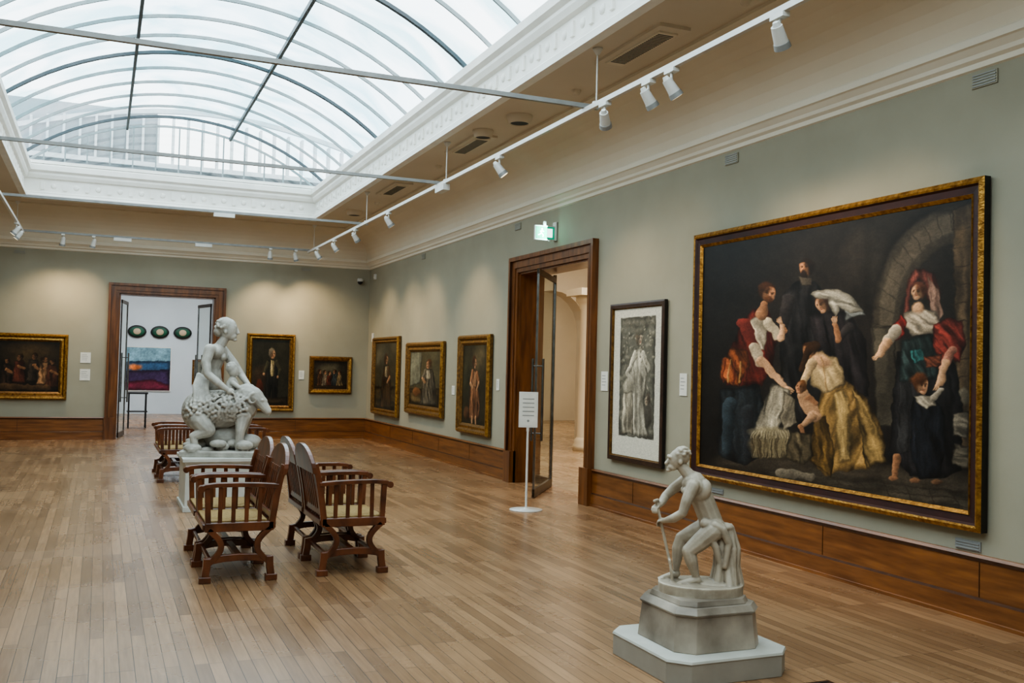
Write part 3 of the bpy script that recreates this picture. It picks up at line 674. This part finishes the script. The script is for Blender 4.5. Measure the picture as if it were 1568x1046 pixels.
def sea(p):
    p.poly([(0,40),(100,36),(100,70),(0,72)],(50,90,140),shade=0);p.poly([(0,66),(100,60),(100,120),(0,120)],(66,48,96),shade=0);p.poly([(0,96),(60,88),(100,104),(100,120),(0,120)],(120,40,70),shade=0);p.ell(20,56,14,8,(226,120,60),soft=.8)
framed('seascape_painting',NY,.75,2.1,.72,2.12,[(0,.03,M_white),(.02,.03,M_white)],figpaint((120,170,204),sea,60,50,k=1))
framed('small_landscape_picture',NY,2.75,3.5,.95,1.75,[(0,.04,M_goldD),(.06,.03,M_goldD)],figpaint((120,130,110),f2,50,50))
M_gr=mat('green_oval',rgb(30,96,70),.5,col2=rgb(20,70,50));M_of=mat('oval_figure',rgb(200,180,150),.6)
for xx in (1.05,1.73,2.42):
    b=MB();b.ell((0,0,0),(.28,.05,.2),M_dark,24);b.ell((0,-.02,0),(.23,.045,.155),M_gr,24);b.ell((0,-.05,0),(.12,.03,.1),M_of,16)
    b.build('oval_plaque',(xx,NY-.055,2.6))
b=MB()
for dx in (-.2,.2):
    for dy in (-.2,.2): b.bar((dx,dy,0),(dx,dy,.85),.03,.03,M_dark)
b.box(-.24,.24,-.24,.24,.85,.89,M_dark);b.box(-.24,.24,-.24,.24,.4,.42,M_dark)
b.build('display_stand',(.9,26.2,0))

# ------------------------------------------------------------------ labels, signs
def plate(name,wall,a,z,w,h,m=M_label,t=.008):
    b=MB();b.box(-w/2,w/2,-t,0,-h/2,h/2,m)
    for k in range(4): b.box(-w*.36,w*(.1+.2*random.random()),-t-.001,-t,h*(.28-.16*k)-.004,h*(.28-.16*k)+.004,M_rail)
    if wall=='R': return b.build(name,(RX1-.002,a,z),-math.pi/2)
    return b.build(name,(a,RY1-.002,z),0)
plate('wall_label','R',10.73,1.58,.17,.24);plate('wall_label','R',8.95,1.58,.14,.24);plate('wall_label','R',14.25,1.45,.12,.18)
plate('wall_label','R',16.35,1.3,.14,.16);plate('wall_label','F',-.28,1.72,.2,.22);plate('wall_label','F',-.28,1.36,.2,.24);plate('wall_label','F',4.26,1.45,.12,.2)
plate('wall_label','F',2.78,1.45,.1,.16)
def grille(name,wall,a,z,w,h,m):
    b=MB();b.box(-w/2,w/2,-.01,0,-h/2,h/2,m)
    n=int(h/.02)
    for k in range(n): b.box(-w/2+.01,w/2-.01,-.016,-.01,-h/2+.008+k*.02,-h/2+.016+k*.02,M_rail)
    if wall=='R': return b.build(name,(RX1-.001,a,z),-math.pi/2)
    return b.build(name,(a,RY1-.001,z),0)
for yy in (5.1,8.15,13.6,18.3): grille('air_vent','R',yy,3.87,.22,.1,M_wall)
grille('air_vent','R',5.2,.52,.22,.07,M_rail);grille('air_vent','R',8.3,.52,.22,.05,M_rail)
for xx in (-1.6,4.3,): grille('air_vent','F',xx,3.87,.22,.07,M_wall)
M_green=emis('exit_green',rgb(20,150,116),.7);M_exw=emis('exit_white',(.8,1,.95,1),2.2)
b=MB();b.box(-.15,.15,-.02,.02,-.1,.1,M_trackw);b.box(-.14,.14,-.024,-.02,-.085,.085,M_green);b.box(-.14,.14,.02,.024,-.085,.085,M_green)
b.box(.03,.11,-.026,-.024,-.06,.06,M_exw)
b.ell((-.05,-.026,.05),(.014,.003,.014),M_exw,8)
for q in (((-.05,.035),(-.06,-.005)),((-.06,-.005),(-.03,-.03)),((-.03,-.03),(-.035,-.06)),((-.06,-.005),(-.085,-.03)),((-.085,-.03),(-.11,-.035)),((-.052,.03),(-.02,.015)),((-.052,.03),(-.08,.01))):
    b.bar((q[0][0],-.026,q[0][1]),(q[1][0],-.026,q[1][1]),.003,.014,M_exw,up=(0,1,0))
b.box(-.02,.02,-.01,.01,.1,.16,M_trackw);b.box(.15,.17,-.05,.05,-.1,.16,M_trackw)
ex=b.build('exit_sign',(5.62,12.25,3.6))
l=bpy.data.lights.new('exit_glow','AREA');l.size=.25;l.energy=4;l.color=(.5,1,.9);o=bpy.data.objects.new('exit_glow',l);COL.objects.link(o);o.parent=ex;o.location=(0,-.04,0);o.rotation_euler=(math.radians(90),0,math.radians(30))
b=MB();b.lathe([(0,0),(.2,0),(.2,.012),(.03,.02),(.03,.03),(0,.03)],(0,0,0),M_trackw,32);b.cyl((0,0,.02),(0,0,1.0),.014,.014,M_trackw,12)
b.box(-.115,.115,-.022,-.008,1.0,1.43,M_trackw);b.box(-.1,.1,-.025,-.022,1.02,1.41,M_label);b.cyl((0,0,.95),(0,0,1.25),.018,.018,M_trackw,10)
for k in range(5): b.box(-.07,.07,-.027,-.025,1.34-k*.05,1.35-k*.05,M_rail)
b.cyl((0,-.03,1.08),(0,-.02,1.08),.015,.015,M_rail,12);b.build('sign_stand',(4.81,10.83,0),math.radians(-22))
b=MB();b.box(-.05,.05,-.05,0,-.02,.06,M_trackw);b.ell((0,-.07,-.03),(.06,.06,.06),M_dark,16);b.lathe([(0,.03),(.07,.03),(.07,-.02),(.05,-.02)],(0,-.07,0),M_trackw);b.build('security_camera',(5.55,RY1,3.68))
b=MB();b.box(-.04,0,-.05,.05,-.06,.06,M_trackw);b.ell((-.04,0,-.02),(.02,.03,.03),M_label,8);b.build('motion_sensor',(RX1,21.9,3.75))
b=MB();b.box(-.04,0,-.04,.04,-.1,.1,M_trackw);b.build('wall_sensor',(RX1,21.95,2.35),0,bevel=.01)
b=MB();b.box(-.12,.12,-.12,.12,0,.004,M_woodD)
for k in range(8): b.box(-.1,.1,-.1+k*.027,-.09+k*.027,.004,.006,M_dark)
b.build('floor_socket',(3.7,4.25,0))

# ------------------------------------------------------------------ lighting track
TZ=4.18;TX0,TX1=-1.49,4.18;TYS=(-.6,3.85,8.25,12.65,17.0,21.65)
for x in (TX0,TX1):
    b=MB();b.box(x-.02,x+.02,TYS[0],TYS[-1],TZ-.02,TZ+.025,M_trackw);b.build('lighting_track')
for y in TYS:
    b=MB();b.box(TX0-.14,TX1+.14,y-.022,y+.022,TZ+.026,TZ+.066,M_rail)
    for xr in (TX0-.12,TX1+.12):
        b.cyl((xr,y,TZ+.066),(xr,y,CZ-.02),.008,.008,M_trackw,8);b.lathe([(0,-.06),(.02,-.06),(.05,-.01),(.05,-.002),(0,-.002)],(xr,y,CZ),M_trackw,14)
        b.lathe([(0,.1),(.04,.1),(.04,.066),(0,.066)],(xr,y,TZ),M_trackw,12)
    for x,yy in ((1.9,21.65),(1.8,17.0),(.3,21.65)):
        if yy==y: b.box(x-.12,x+.22,y-.04,y+.04,TZ-.04,TZ+.026,M_trackw)
    b.build('track_support_rail')
b=MB();b.box(-.05,.05,-.17,.17,-.09,0,M_trackw);b.build('track_power_box',(TX1,12.45,TZ-.021),bevel=.006)
M_lamp=emis('lamp_lens',(1,.85,.6,1),2.0)
def spot(x,y,tx,ty,tz,en=0,size=62,z=TZ):
    b=MB();d=(Vector((tx,ty,tz))-Vector((x,y,z-.17))).normalized()
    b.box(-.03,.03,-.07,.07,-.055,-.021,M_trackw);b.cyl((0,0,-.05),(0,0,-.15),.012,.012,M_trackw,8)
    c=Vector((0,0,-.17));b.cyl(c-d*.07,c+d*.05,.04,.05,M_trackw,18);b.cyl(c+d*.05,c+d*.09,.055,.06,M_rail,18);b.cyl(c+d*.09,c+d*.092,.048,.048,M_lamp,18)
    b.cyl(c-d*.07,c-d*.1,.03,.02,M_trackw,12)
    o=b.build('track_spotlight',(x,y,z))
    if en:
        l=bpy.data.lights.new('beam','SPOT');l.energy=en;l.color=(1,.76,.47);l.spot_size=math.radians(size);l.spot_blend=.9;l.shadow_soft_size=.04
        q=bpy.data.objects.new('beam',l);COL.objects.link(q);q.parent=o;q.location=c+d*.11;q.rotation_euler=d.to_track_quat('-Z','Y').to_euler()
for y,ty,e in ((5.36,6.2,85),(6.72,6.6,85),(7.08,7.2,85),(7.85,9.9,55),(10.4,9.9,65),(15.1,15.2,120),(17.3,17.9,120),(19.0,19.0,120),(20.6,20.7,120)): spot(TX1,y,RX1,ty,1.9,e,78)
for y in (1.2,2.8): spot(TX1,y,RX1,y,1.9,40,78)
for x,tx,e in ((-.77,-1.2,90),(-.2,-.9,90),(3.35,3.5,140),(3.9,4.9,140)): spot(x,21.65,tx,RY1,1.3,e,100,TZ+.047)
for x,y in ((TX0,20.6),(TX0,19.9)): spot(x,y,RX0,y,1.9,60)

def ceil_vent(x,y,sx,sy):
    b=MB();b.box(-sx,sx,-sy,sy,-.03,0,M_ceil);b.box(-sx*.6,sx*.6,-sy*.82,sy*.82,-.045,-.03,M_cove)
    n=int(sy*1.5/.035)
    for k in range(n): b.box(-sx*.5,sx*.5,-sy*.75+k*.035,-sy*.75+k*.035+.018,-.047,-.044,M_dark)
    b.build('ceiling_vent',(x,y,CZ))
for y in (4.9,8.0,12.6,16.4): ceil_vent(4.62,y,.16,.62)
def speaker(x,y,r=.13):
    b=MB();b.lathe([(r*1.25,0),(r*1.25,-.02),(r,-.1),(r*.92,-.1),(r*.8,-.06)],(0,0,0),M_ceil,24);b.lathe([(r*.85,-.09),(0,-.09)],(0,0,0),M_dark,24)
    b.build('ceiling_speaker',(x,y,CZ))
speaker(4.63,10.9);speaker(4.5,11.8,.11);speaker(4.6,19.2,.13)
for x,y in ((4.75,9.6),(4.7,14.2),(4.8,6.6),(4.75,18.0)):
    b=MB();b.lathe([(0,-.05),(.035,-.05),(.05,-.02),(.055,0)],(0,0,0),M_ceil,16);b.build('smoke_detector',(x,y,CZ))

# ------------------------------------------------------------------ chairs
def chair(name,loc,rz):
    b=MB();W=.33
    for s in (-1,1):
        y=s*W
        b.path([(.30,y,.725),(.26,y,.742),(.18,y,.75),(0,y,.75),(-.15,y,.745),(-.29,y,.735)],.06,.035,M_chair)
        b.cyl((.295,y-.032,.722),(.295,y+.032,.722),.027,.027,M_chair,14)
        b.bar((.235,y,.40),(.25,y,.735),.042,.042,M_chair)
        b.path([(-.24,y,.40),(-.255,y,.52),(-.275,y,.66),(-.30,y,.79),(-.33,y,.90)],.045,.05,M_chair)
        for k in range(4):
            x=-.15+k*.1;b.bar((x,y,.45),(x,y,.735),.02,.032,M_chair)
        b.bar((-.26,y,.425),(.26,y,.425),.045,.07,M_chair)
        for q in (-1,1):
            pts=[(q*(.235-.10*math.sin(math.pi*i/12)),y,.41-.27*i/12) for i in range(13)];b.path(pts,.045,.045,M_chair)
            b.path([(q*.235,y,.19),(q*.238,y,.12),(q*.25,y,.04)],.05,.055,M_chair)
            b.box(q*.25-.045,q*.25+.045,y-.033,y+.033,0,.05,M_chair)
        b.path([(.24,y,.165),(.12,y,.185),(0,y,.19),(-.12,y,.185),(-.24,y,.165)],.04,.055,M_chair)
    for x,z,w,t in ((.24,.425,.045,.075),(-.24,.425,.045,.075),(.0,.19,.04,.05),(0,.41,.03,.04)):
        b.bar((x,-W,z),(x,W,z),w,t,M_chair,up=(0,0,1))
    for x in (-.21,.21): b.bar((x,-W,.16),(x,W,.16),.03,.03,M_chair,up=(0,0,1))
    n=7
    for k in range(n):
        y=-.24+.48*k/(n-1);b.bar((-.245,y,.45),(-.325,y,.87),.028,.016,M_chair,up=(0,1,0))
    b.bar((-.25,-W,.50),(-.25,W,.50),.03,.05,M_chair,up=(1,0,0))
    poly=[(W+.03,.82),(-W-.03,.82)]+[(-(W+.03)*math.cos(math.pi*i/16),.87+.175*math.sin(math.pi*i/16)) for i in range(17)]
    vs=[];off=len(poly)
    for dx in (-.018,.018):
        for yy,z in poly: vs.append((-.335-(z-.85)*.2+dx,yy,z))
    b.add(vs,[tuple(range(off)),tuple(range(off,2*off))[::-1]]+[(i,off+i,off+(i+1)%off,(i+1)%off) for i in range(off)],M_chair)
    b.box(-.215,.255,-.30,.30,.45,.47,M_rush);b.ell((.02,0,.468),(.22,.29,.022),M_rush,20)
    return b.build(name,loc,rz,bevel=.005)
for y in (8.16,8.92): chair('oak_armchair',(1.045,y,0),math.pi);
for y in (8.18,8.94): chair('oak_armchair',(1.95,y,0),0)
for y in (14.75,15.52): chair('oak_armchair',(1.08,y,0),math.pi);chair('oak_armchair',(1.98,y,0),0)

# ------------------------------------------------------------------ sculptures
def ico(r,c,sub=2,sc=(1,1,1),rot=None):
    bm=bmesh.new();bmesh.ops.create_icosphere(bm,subdivisions=sub,radius=1)
    M=Euler(rot).to_matrix() if rot else Matrix.Identity(3)
    vs=[Vector(c)+M@Vector((v.co.x*r*sc[0],v.co.y*r*sc[1],v.co.z*r*sc[2])) for v in bm.verts];fs=[[v.index for v in f.verts] for f in bm.faces];bm.free();return vs,fs
class SC:
    def __init__(s,P): s.V=[];s.F=[];s.P=P
    def _a(s,vs,fs):
        o=len(s.V);s.V+=[tuple(v) for v in vs];s.F+=[[i+o for i in f] for f in fs]
    def e(s,p,r,rot=None,sub=3): vs,fs=ico(1,s.P(*p),sub,r,rot);s._a(vs,fs)
    def c(s,p,r0,q,r1,raw=False):
        a=Vector(p) if raw else Vector(s.P(*p));d=Vector(q) if raw else Vector(s.P(*q))
        bm=bmesh.new()
        for cc,r in ((a,r0),(d,r1)):
            m=Matrix.Translation(cc)@Matrix.Diagonal((r,r,r,1));bmesh.ops.create_icosphere(bm,subdivisions=2,radius=1,matrix=m)
        g=bmesh.ops.convex_hull(bm,input=bm.verts)
        bmesh.ops.delete(bm,geom=list(set(x for x in g['geom_interior']+g['geom_unused'] if isinstance(x,bmesh.types.BMVert))),context='VERTS')
        bm.verts.index_update();s._a([v.co.copy() for v in bm.verts],[[v.index for v in f.verts] for f in bm.faces]);bm.free()
    def chain(s,pts):
        for a,b in zip(pts[:-1],pts[1:]): s.c(a[:3],a[3],b[:3],b[3])
    def hand(s,p,dirv,size,curl=.6,side=1):
        c=Vector(s.P(*p));d=Vector(dirv).normalized();up=Vector((0,0,1))
        a=d.cross(up).normalized() if abs(d.z)<.95 else Vector((0,1,0));n=a.cross(d).normalized()*-1
        vs,fs=ico(1,c,2,(size*.34,size*.34,size*.30));s._a(vs,fs)
        for k,L in enumerate((.46,.52,.48,.36)):
            b0=c+a*(k-1.5)*size*.19+d*size*.2;b1=b0+d*size*L*.55+n*size*.05;b2=b1+d*size*L*.35+n*size*curl*.35;b3=b2-d*size*.05*curl+n*size*curl*.3
            for u,v in ((b0,b1),(b1,b2),(b2,b3)): s.c(u,size*.085,v,size*.078,True)
        t0=c-a*side*size*.28;t1=t0-a*side*size*.15+d*size*.25+n*size*.1;t2=t1+d*size*.2+n*size*.25
        s.c(t0,size*.11,t1,size*.09,True);s.c(t1,size*.09,t2,size*.075,True)
    def slab(s,poly,z0,z1):
        n=len(poly);s._a([(x,y,z0) for x,y in poly]+[(x,y,z1) for x,y in poly],[list(range(n))[::-1],list(range(n,2*n))]+[[i,(i+1)%n,n+(i+1)%n,n+i] for i in range(n)])
    def build(s,name,loc,rz,m,voxel,it=4,parent=None):
        me=bpy.data.meshes.new(name);me.from_pydata(s.V,[],s.F);me.materials.append(m)
        o=bpy.data.objects.new(name,me);COL.objects.link(o);o.location=loc;o.rotation_euler=(0,0,rz)
        r=o.modifiers.new('r','REMESH');r.mode='VOXEL';r.voxel_size=voxel;r.use_smooth_shade=True
        k=o.modifiers.new('s','SMOOTH');k.factor=.5;k.iterations=it
        if parent:o.parent=parent
        return o
# ---- digging man
K=.00387;KZ=.00366
P1=lambda x,y,b=0:((x-1073)*K,b,(900-y)*KZ)
s=SC(P1)
s.slab([(.25*math.cos(a),.19*math.sin(a)) for a in [2*math.pi*i/28 for i in range(28)]],-.05,.012)
s.e((1034,699),(.05,.043,.062),(0,.35,0));s.e((1040,694),(.054,.05,.052));s.e((1027,712),(.03,.028,.026));s.c((1022,699),.008,(1017,707),.011);s.e((1021,713),(.012,.016,.006));s.e((1021,718),(.015,.017,.012))
s.c((1023,696,-.022),.011,(1021,695,.02),.011);s.e((1038,703,-.045),(.012,.008,.018));s.e((1038,703,.045),(.012,.008,.018))
for k in range(46):
    a=random.uniform(0,6.28);q=random.uniform(.1,1.35);s.e((1042+14*math.sin(q)*math.cos(a)*.9,694-14*math.cos(q),.05*math.sin(q)*math.sin(a)),(.012,.012,.010),sub=2)
s.chain([(1040,710,0,.032),(1054,727,0,.04)])
s.chain([(1060,738,0,.074),(1074,765,0,.068),(1088,800,0,.068)])
s.e((1061,742,0),(.07,.105,.062),(0,.5,0));s.e((1072,748,-.04),(.05,.05,.07),(0,.4,0));s.e((1072,748,.04),(.05,.05,.07),(0,.4,0));s.e((1090,806,0),(.07,.092,.068))
s.e((1050,750,-.035),(.035,.04,.03));s.e((1050,750,.035),(.035,.04,.03))
s.chain([(1056,738,-.10,.040),(1046,762,-.125,.034),(1040,782,-.13,.027),(1028,792,-.09,.027),(1017,798,-.035,.017)])
s.chain([(1052,735,.10,.040),(1034,750,.125,.034),(1020,764,.12,.027),(1014,772,.08,.025),(1008,777,.03,.017)])
s.hand((1014,799,-.02),(-.6,.8,0),.06,.9,1);s.hand((1005,777,.01),(-.5,-.8,-.1),.06,.9,-1)
s.chain([(1003,768,0,.010),(1026,868,0,.010)]);s.c((1000,768,-.03),.011,(1006,768,.03),.011)
# spade blade: thin, slightly tapered
zt,zb=P1(0,862)[2],P1(0,897)[2]
for dz in range(8):
    f=dz/7;z=zt+(zb-zt)*f;xc=P1(1025+5*f,0)[0];hwid=.036-.008*f
    s.slab([(xc-.007,-hwid),(xc+.007,-hwid),(xc+.009,hwid),(xc-.005,hwid)],z-.016,z+.016 if dz else z+.004)
s.chain([(1086,808,.045,.062),(1064,820,.06,.054),(1045,830,.065,.040),(1040,846,.065,.040),(1037,880,.06,.021)]);s.chain([(1038,888,.06,.024),(1026,893,.062,.022),(1014,896,.064,.012)])
s.chain([(1088,812,-.05,.064),(1068,830,-.065,.054),(1052,844,-.07,.041),(1056,858,-.07,.040),(1064,884,-.06,.022)]);s.chain([(1066,890,-.06,.026),(1052,894,-.065,.022),(1038,897,-.07,.013)])
for k in range(5):
    s.c((1040-k*.3,896,-.09+k*.011),.006,(1034,898,-.094+k*.012),.005);s.c((1016,895,.045+k*.009),.006,(1010,897,.043+k*.010),.005)
# tree stump under heavy drapery
s.chain([(1111,814,.0,.042),(1115,850,.0,.056),(1113,896,.0,.078)]);s.e((1108,806,-.01),(.052,.056,.026))
for k in range(11):
    a=-3.1+k*.36;j=random.uniform(-.25,.25);r1,r2=random.uniform(.016,.024),random.uniform(.013,.024)
    s.chain([(1110+9*math.cos(a),806+random.uniform(-2,3),.04*math.sin(a),.015),(1112+16*math.cos(a+j),840,.06*math.sin(a+j),r1),(1112+random.uniform(15,19)*math.cos(a+j*.4),868,.068*math.sin(a+j*.4),r2*.8),(1113+random.uniform(19,24)*math.cos(a+j*1.4),897,random.uniform(.082,.1)*math.sin(a+j*1.4),r2)])
s.chain([(1090,800,-.085,.02),(1102,808,-.08,.024),(1112,830,-.075,.02),(1106,866,-.085,.016)]);s.chain([(1080,815,-.09,.018),(1092,836,-.075,.022),(1099,862,-.07,.018),(1096,892,-.075,.02)])
s.c((1076,800,-.06),.03,(1100,806,-.05),.03);s.c((1076,800,.06),.03,(1100,806,.05),.03);s.e((1095,896),(.13,.12,.02))
g=MB()
def octa(h,c): return [(-h,-h+c),(-h+c,-h),(h-c,-h),(h,-h+c),(h,h-c),(h-c,h),(-h+c,h),(-h,h-c)]
def frus(b,h0,c0,z0,h1,c1,z1,m,mt=None):
    A=octa(h0,c0);B=octa(h1,c1);vs=[(x,y,z0) for x,y in A]+[(x,y,z1) for x,y in B]
    b.add(vs,[(i,(i+1)%8,8+(i+1)%8,8+i) for i in range(8)]+[tuple(range(8))[::-1]],m);b.add(vs[8:],[tuple(range(8))],mt or m)
frus(g,.40,.10,0,.40,.10,.12,M_grey);frus(g,.405,.10,.12,.40,.10,.135,M_greyt)
frus(g,.29,.09,.135,.272,.085,.33,M_block);frus(g,.272,.085,.33,.285,.09,.345,M_block);frus(g,.285,.09,.345,.262,.08,.38,M_block);frus(g,.235,.07,.38,.225,.07,.41,M_block)
e1=g.build('digging_man_statue',(3.31,4.91,0),0,bevel=.004)
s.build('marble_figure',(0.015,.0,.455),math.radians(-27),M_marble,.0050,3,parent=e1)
# ---- youth with sheep
K2=.00765
P2=lambda x,y,b=0:((x-343)*K2,b,(699-y)*K2)
s=SC(P2)
s.slab([(-.44,-.33),(.46,-.33),(.48,.33),(-.42,.33)],0,.07)
for k in range(44): s.e((random.uniform(290,402),random.uniform(678,694),random.uniform(-.29,.3)),(random.uniform(.05,.11),random.uniform(.05,.09),random.uniform(.03,.07)),sub=2)
# rock carrying the animal
for (x,y,bb,rx,ry,rz) in ((345,672,.0,.26,.16,.15),(336,658,.05,.18,.14,.16),(385,678,.0,.13,.18,.09),(305,682,.0,.12,.2,.08),(358,664,.05,.16,.14,.13)): s.e((x,y,bb),(rx,ry,rz))
# sheep: deep barrel, woolly rump at left, neck and lowered head at right
s.chain([(316,630,-.08,.215),(345,631,-.08,.205),(373,623,-.08,.185)]);s.e((308,631,-.16),(.17,.12,.22));s.e((308,631,.02),(.17,.12,.22));s.e((374,623,-.13),(.12,.11,.175))
s.chain([(378,606,-.09,.145),(390,607,-.12,.11),(397,612,-.14,.082),(406,622,-.155,.060),(412,629,-.16,.047)]);s.e((413,631,-.16),(.032,.038,.027));s.c((396,606,-.14),.06,(404,615,-.15),.058)
s.c((414,636,-.178),.008,(415,633,-.142),.008)
for sd in (-1,1):
    pts=[]
    for i in range(12):
        a=1.7+i*.46;r=.07-.004*i;pts.append((Vector(P2(391,611))+Vector((r*math.cos(a),-.135+sd*(.076+.006*i),r*math.sin(a)))))
    for i in range(11): s.c(pts[i],.023-.0014*i,pts[i+1],.023-.0014*(i+1),True)
    s.chain([(312,644,-.08+sd*.13,.13),(326,659,-.08+sd*.17,.085),(305,668,-.08+sd*.19,.048),(309,688,-.08+sd*.19,.04)]);s.e((313,690,-.08+sd*.19),(.055,.045,.035))
    s.chain([(376,638,-.08+sd*.1,.095),(373,659,-.08+sd*.15,.058),(371,686,-.08+sd*.16,.04)]);s.e((375,690,-.08+sd*.16),(.055,.045,.035))
    s.e((404,612,-.15+sd*.06),(.016,.013,.015))
for k in range(760):
    t=random.random();a=random.uniform(-.9,4.0);cx_=303+t*80;r=.219-.025*t
    s.e((cx_,630-7*t-r/K2*math.sin(a)*.98,-.08-r*math.cos(a)),(.019,.019,.019),sub=2)
for k in range(300):
    a=random.uniform(0,6.28);q=random.uniform(0,1.7);s.e((311-26*math.cos(q),631-29*math.sin(q)*math.cos(a),-.08+.235*math.sin(q)*math.sin(a)),(.020,.020,.020),sub=2)
# youth standing behind the sheep, leaning on its back
B0=.13
s.e((320,588,B0),(.14,.18,.13));s.chain([(320,584,B0,.13),(321,564,B0-.01,.110),(328,542,B0-.03,.124)]);B0=.10
s.e((329,540,B0),(.10,.178,.105));s.e((339,547,B0-.06),(.038,.052,.046));s.e((339,547,B0+.06),(.038,.052,.046))
s.chain([(333,530,B0,.062),(341,516,B0,.054)])
s.e((345,504,B0),(.100,.090,.130),(0,.2,0));s.e((350,514,B0),(.062,.057,.057));s.c((358,502,B0),.013,(360,509,B0),.020);s.e((356,514,B0),(.02,.028,.009));s.e((355,520,B0),(.028,.03,.022));s.c((356,499,B0-.03),.017,(356,499,B0+.03),.017)
s.e((340,499,B0),(.106,.104,.112));s.e((330,508,B0),(.06,.075,.06))
for k in range(80):
    a=random.uniform(0,6.28);q=random.uniform(0,1.7);s.e((338+12*math.sin(q)*math.cos(a)-1,500-13*math.cos(q),B0+.10*math.sin(q)*math.sin(a)),(.018,.018,.016),sub=2)
s.e((342,508,B0-.094),(.016,.01,.026))
s.chain([(321,536,B0-.165,.068),(317,556,B0-.23,.060),(321,574,B0-.28,.049),(337,587,B0-.32,.047),(351,597,B0-.32,.031)]);s.hand((356,600,B0-.31),(.9,.05,-.4),.145,.35,1)
s.chain([(334,536,B0+.16,.066),(352,557,.22,.058),(366,576,.17,.046),(379,590,.04,.031)]);s.hand((383,594,.0),(.7,-.4,-.5),.145,.4,-1)
for dx,bb in ((0,.12),(9,.26)):
    s.chain([(318+dx,598,bb,.115),(322+dx,636,bb+.06,.085),(324+dx,650,bb+.06,.07),(320+dx,682,bb+.05,.042)]);s.chain([(321+dx,688,bb+.05,.045),(334+dx,692,bb+.05,.03)])
# cloth falling from the hip across the rump
for k in range(6):
    s.chain([(304+k*3,576+k*1.5,.02-.02*k,.030),(302+k*3.5,592+k*1.2,-.10-.012*k,.032),(304+k*4,604+k*1.4,-.21,.028),(306+k*4.6,618+random.uniform(-3,4),-.285,.018)])
# small child held in front
s.e((357,568,-.05),(.066,.062,.078));s.e((361,573,-.05),(.033,.038,.03));s.c((365,567,-.05),.008,(367,571,-.05),.012);s.e((354,564,-.05),(.068,.066,.066));s.chain([(356,579,-.05,.033),(356,590,-.05,.075),(354,604,-.05,.085)])
s.chain([(358,587,-.12,.032),(368,594,-.16,.026),(379,600,-.17,.02)])
for k in range(24):
    a=random.uniform(0,6.28);q=random.uniform(0,1.6);s.e((354+8.5*math.sin(q)*math.cos(a),564-8.5*math.cos(q),-.05+.062*math.sin(q)*math.sin(a)),(.015,.015,.014),sub=2)
g=MB();M_pl=mat('painted_plinth',rgb(206,204,196),.5,col2=rgb(196,194,186))
for h,za,zb in ((.46,0,.06),(.44,.06,.54),(.455,.54,.56),(.475,.56,.60)): g.box(-h,h,-h,h,za,zb,M_pl)
e2=g.build('youth_with_sheep_statue',(1.37,12.0,0),0,bevel=.004)
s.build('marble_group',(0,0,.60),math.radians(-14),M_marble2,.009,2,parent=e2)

# ------------------------------------------------------------------ world & light
w=bpy.data.worlds.new('overcast_sky');scene.world=w;w.use_nodes=True;nt=w.node_tree;bg=nt.nodes['Background']
tc=nt.nodes.new('ShaderNodeTexCoord');n=nt.nodes.new('ShaderNodeTexNoise');n.inputs['Scale'].default_value=3;n.inputs['Detail'].default_value=8
mp=nt.nodes.new('ShaderNodeMapping');mp.inputs['Scale'].default_value=(1,1,2.5)
r=nt.nodes.new('ShaderNodeValToRGB');r.color_ramp.elements[0].position=.35;r.color_ramp.elements[1].position=.68
r.color_ramp.elements[0].color=(.70,.84,.92,1);r.color_ramp.elements[1].color=(1,.99,.97,1)
nt.links.new(tc.outputs['Generated'],mp.inputs[0]);nt.links.new(mp.outputs[0],n.inputs['Vector']);nt.links.new(n.outputs['Fac'],r.inputs[0]);nt.links.new(r.outputs[0],bg.inputs[0])
bg.inputs[1].default_value=4.5
pl=area('skylight_portal',((SX0+SX1)/2,(SY0+SY1)/2,5.45),(0,0,0),SX1-SX0,SY1-SY0,1)
pl.data.cycles.is_portal=True

# ------------------------------------------------------------------ camera
cam=bpy.data.cameras.new('camera');co=bpy.data.objects.new('camera',cam);COL.objects.link(co)
cam.sensor_width=36;cam.lens=1491.9/1568*36;cam.clip_start=.05
yaw,pitch,roll=math.radians(22.889),math.radians(1.628),math.radians(1.422)
F=Vector((math.sin(yaw)*math.cos(pitch),math.cos(yaw)*math.cos(pitch),math.sin(pitch)))
R0=Vector((math.cos(yaw),-math.sin(yaw),0));U0=R0.cross(F)
Rt=R0*math.cos(roll)+U0*math.sin(roll);U=-R0*math.sin(roll)+U0*math.cos(roll)
Mx=Matrix((( Rt.x,U.x,-F.x,0),(Rt.y,U.y,-F.y,0),(Rt.z,U.z,-F.z,1.7),(0,0,0,1)))
co.matrix_world=Mx
scene.camera=co
scene.view_settings.view_transform='AgX'
scene.view_settings.look='AgX - Medium High Contrast'
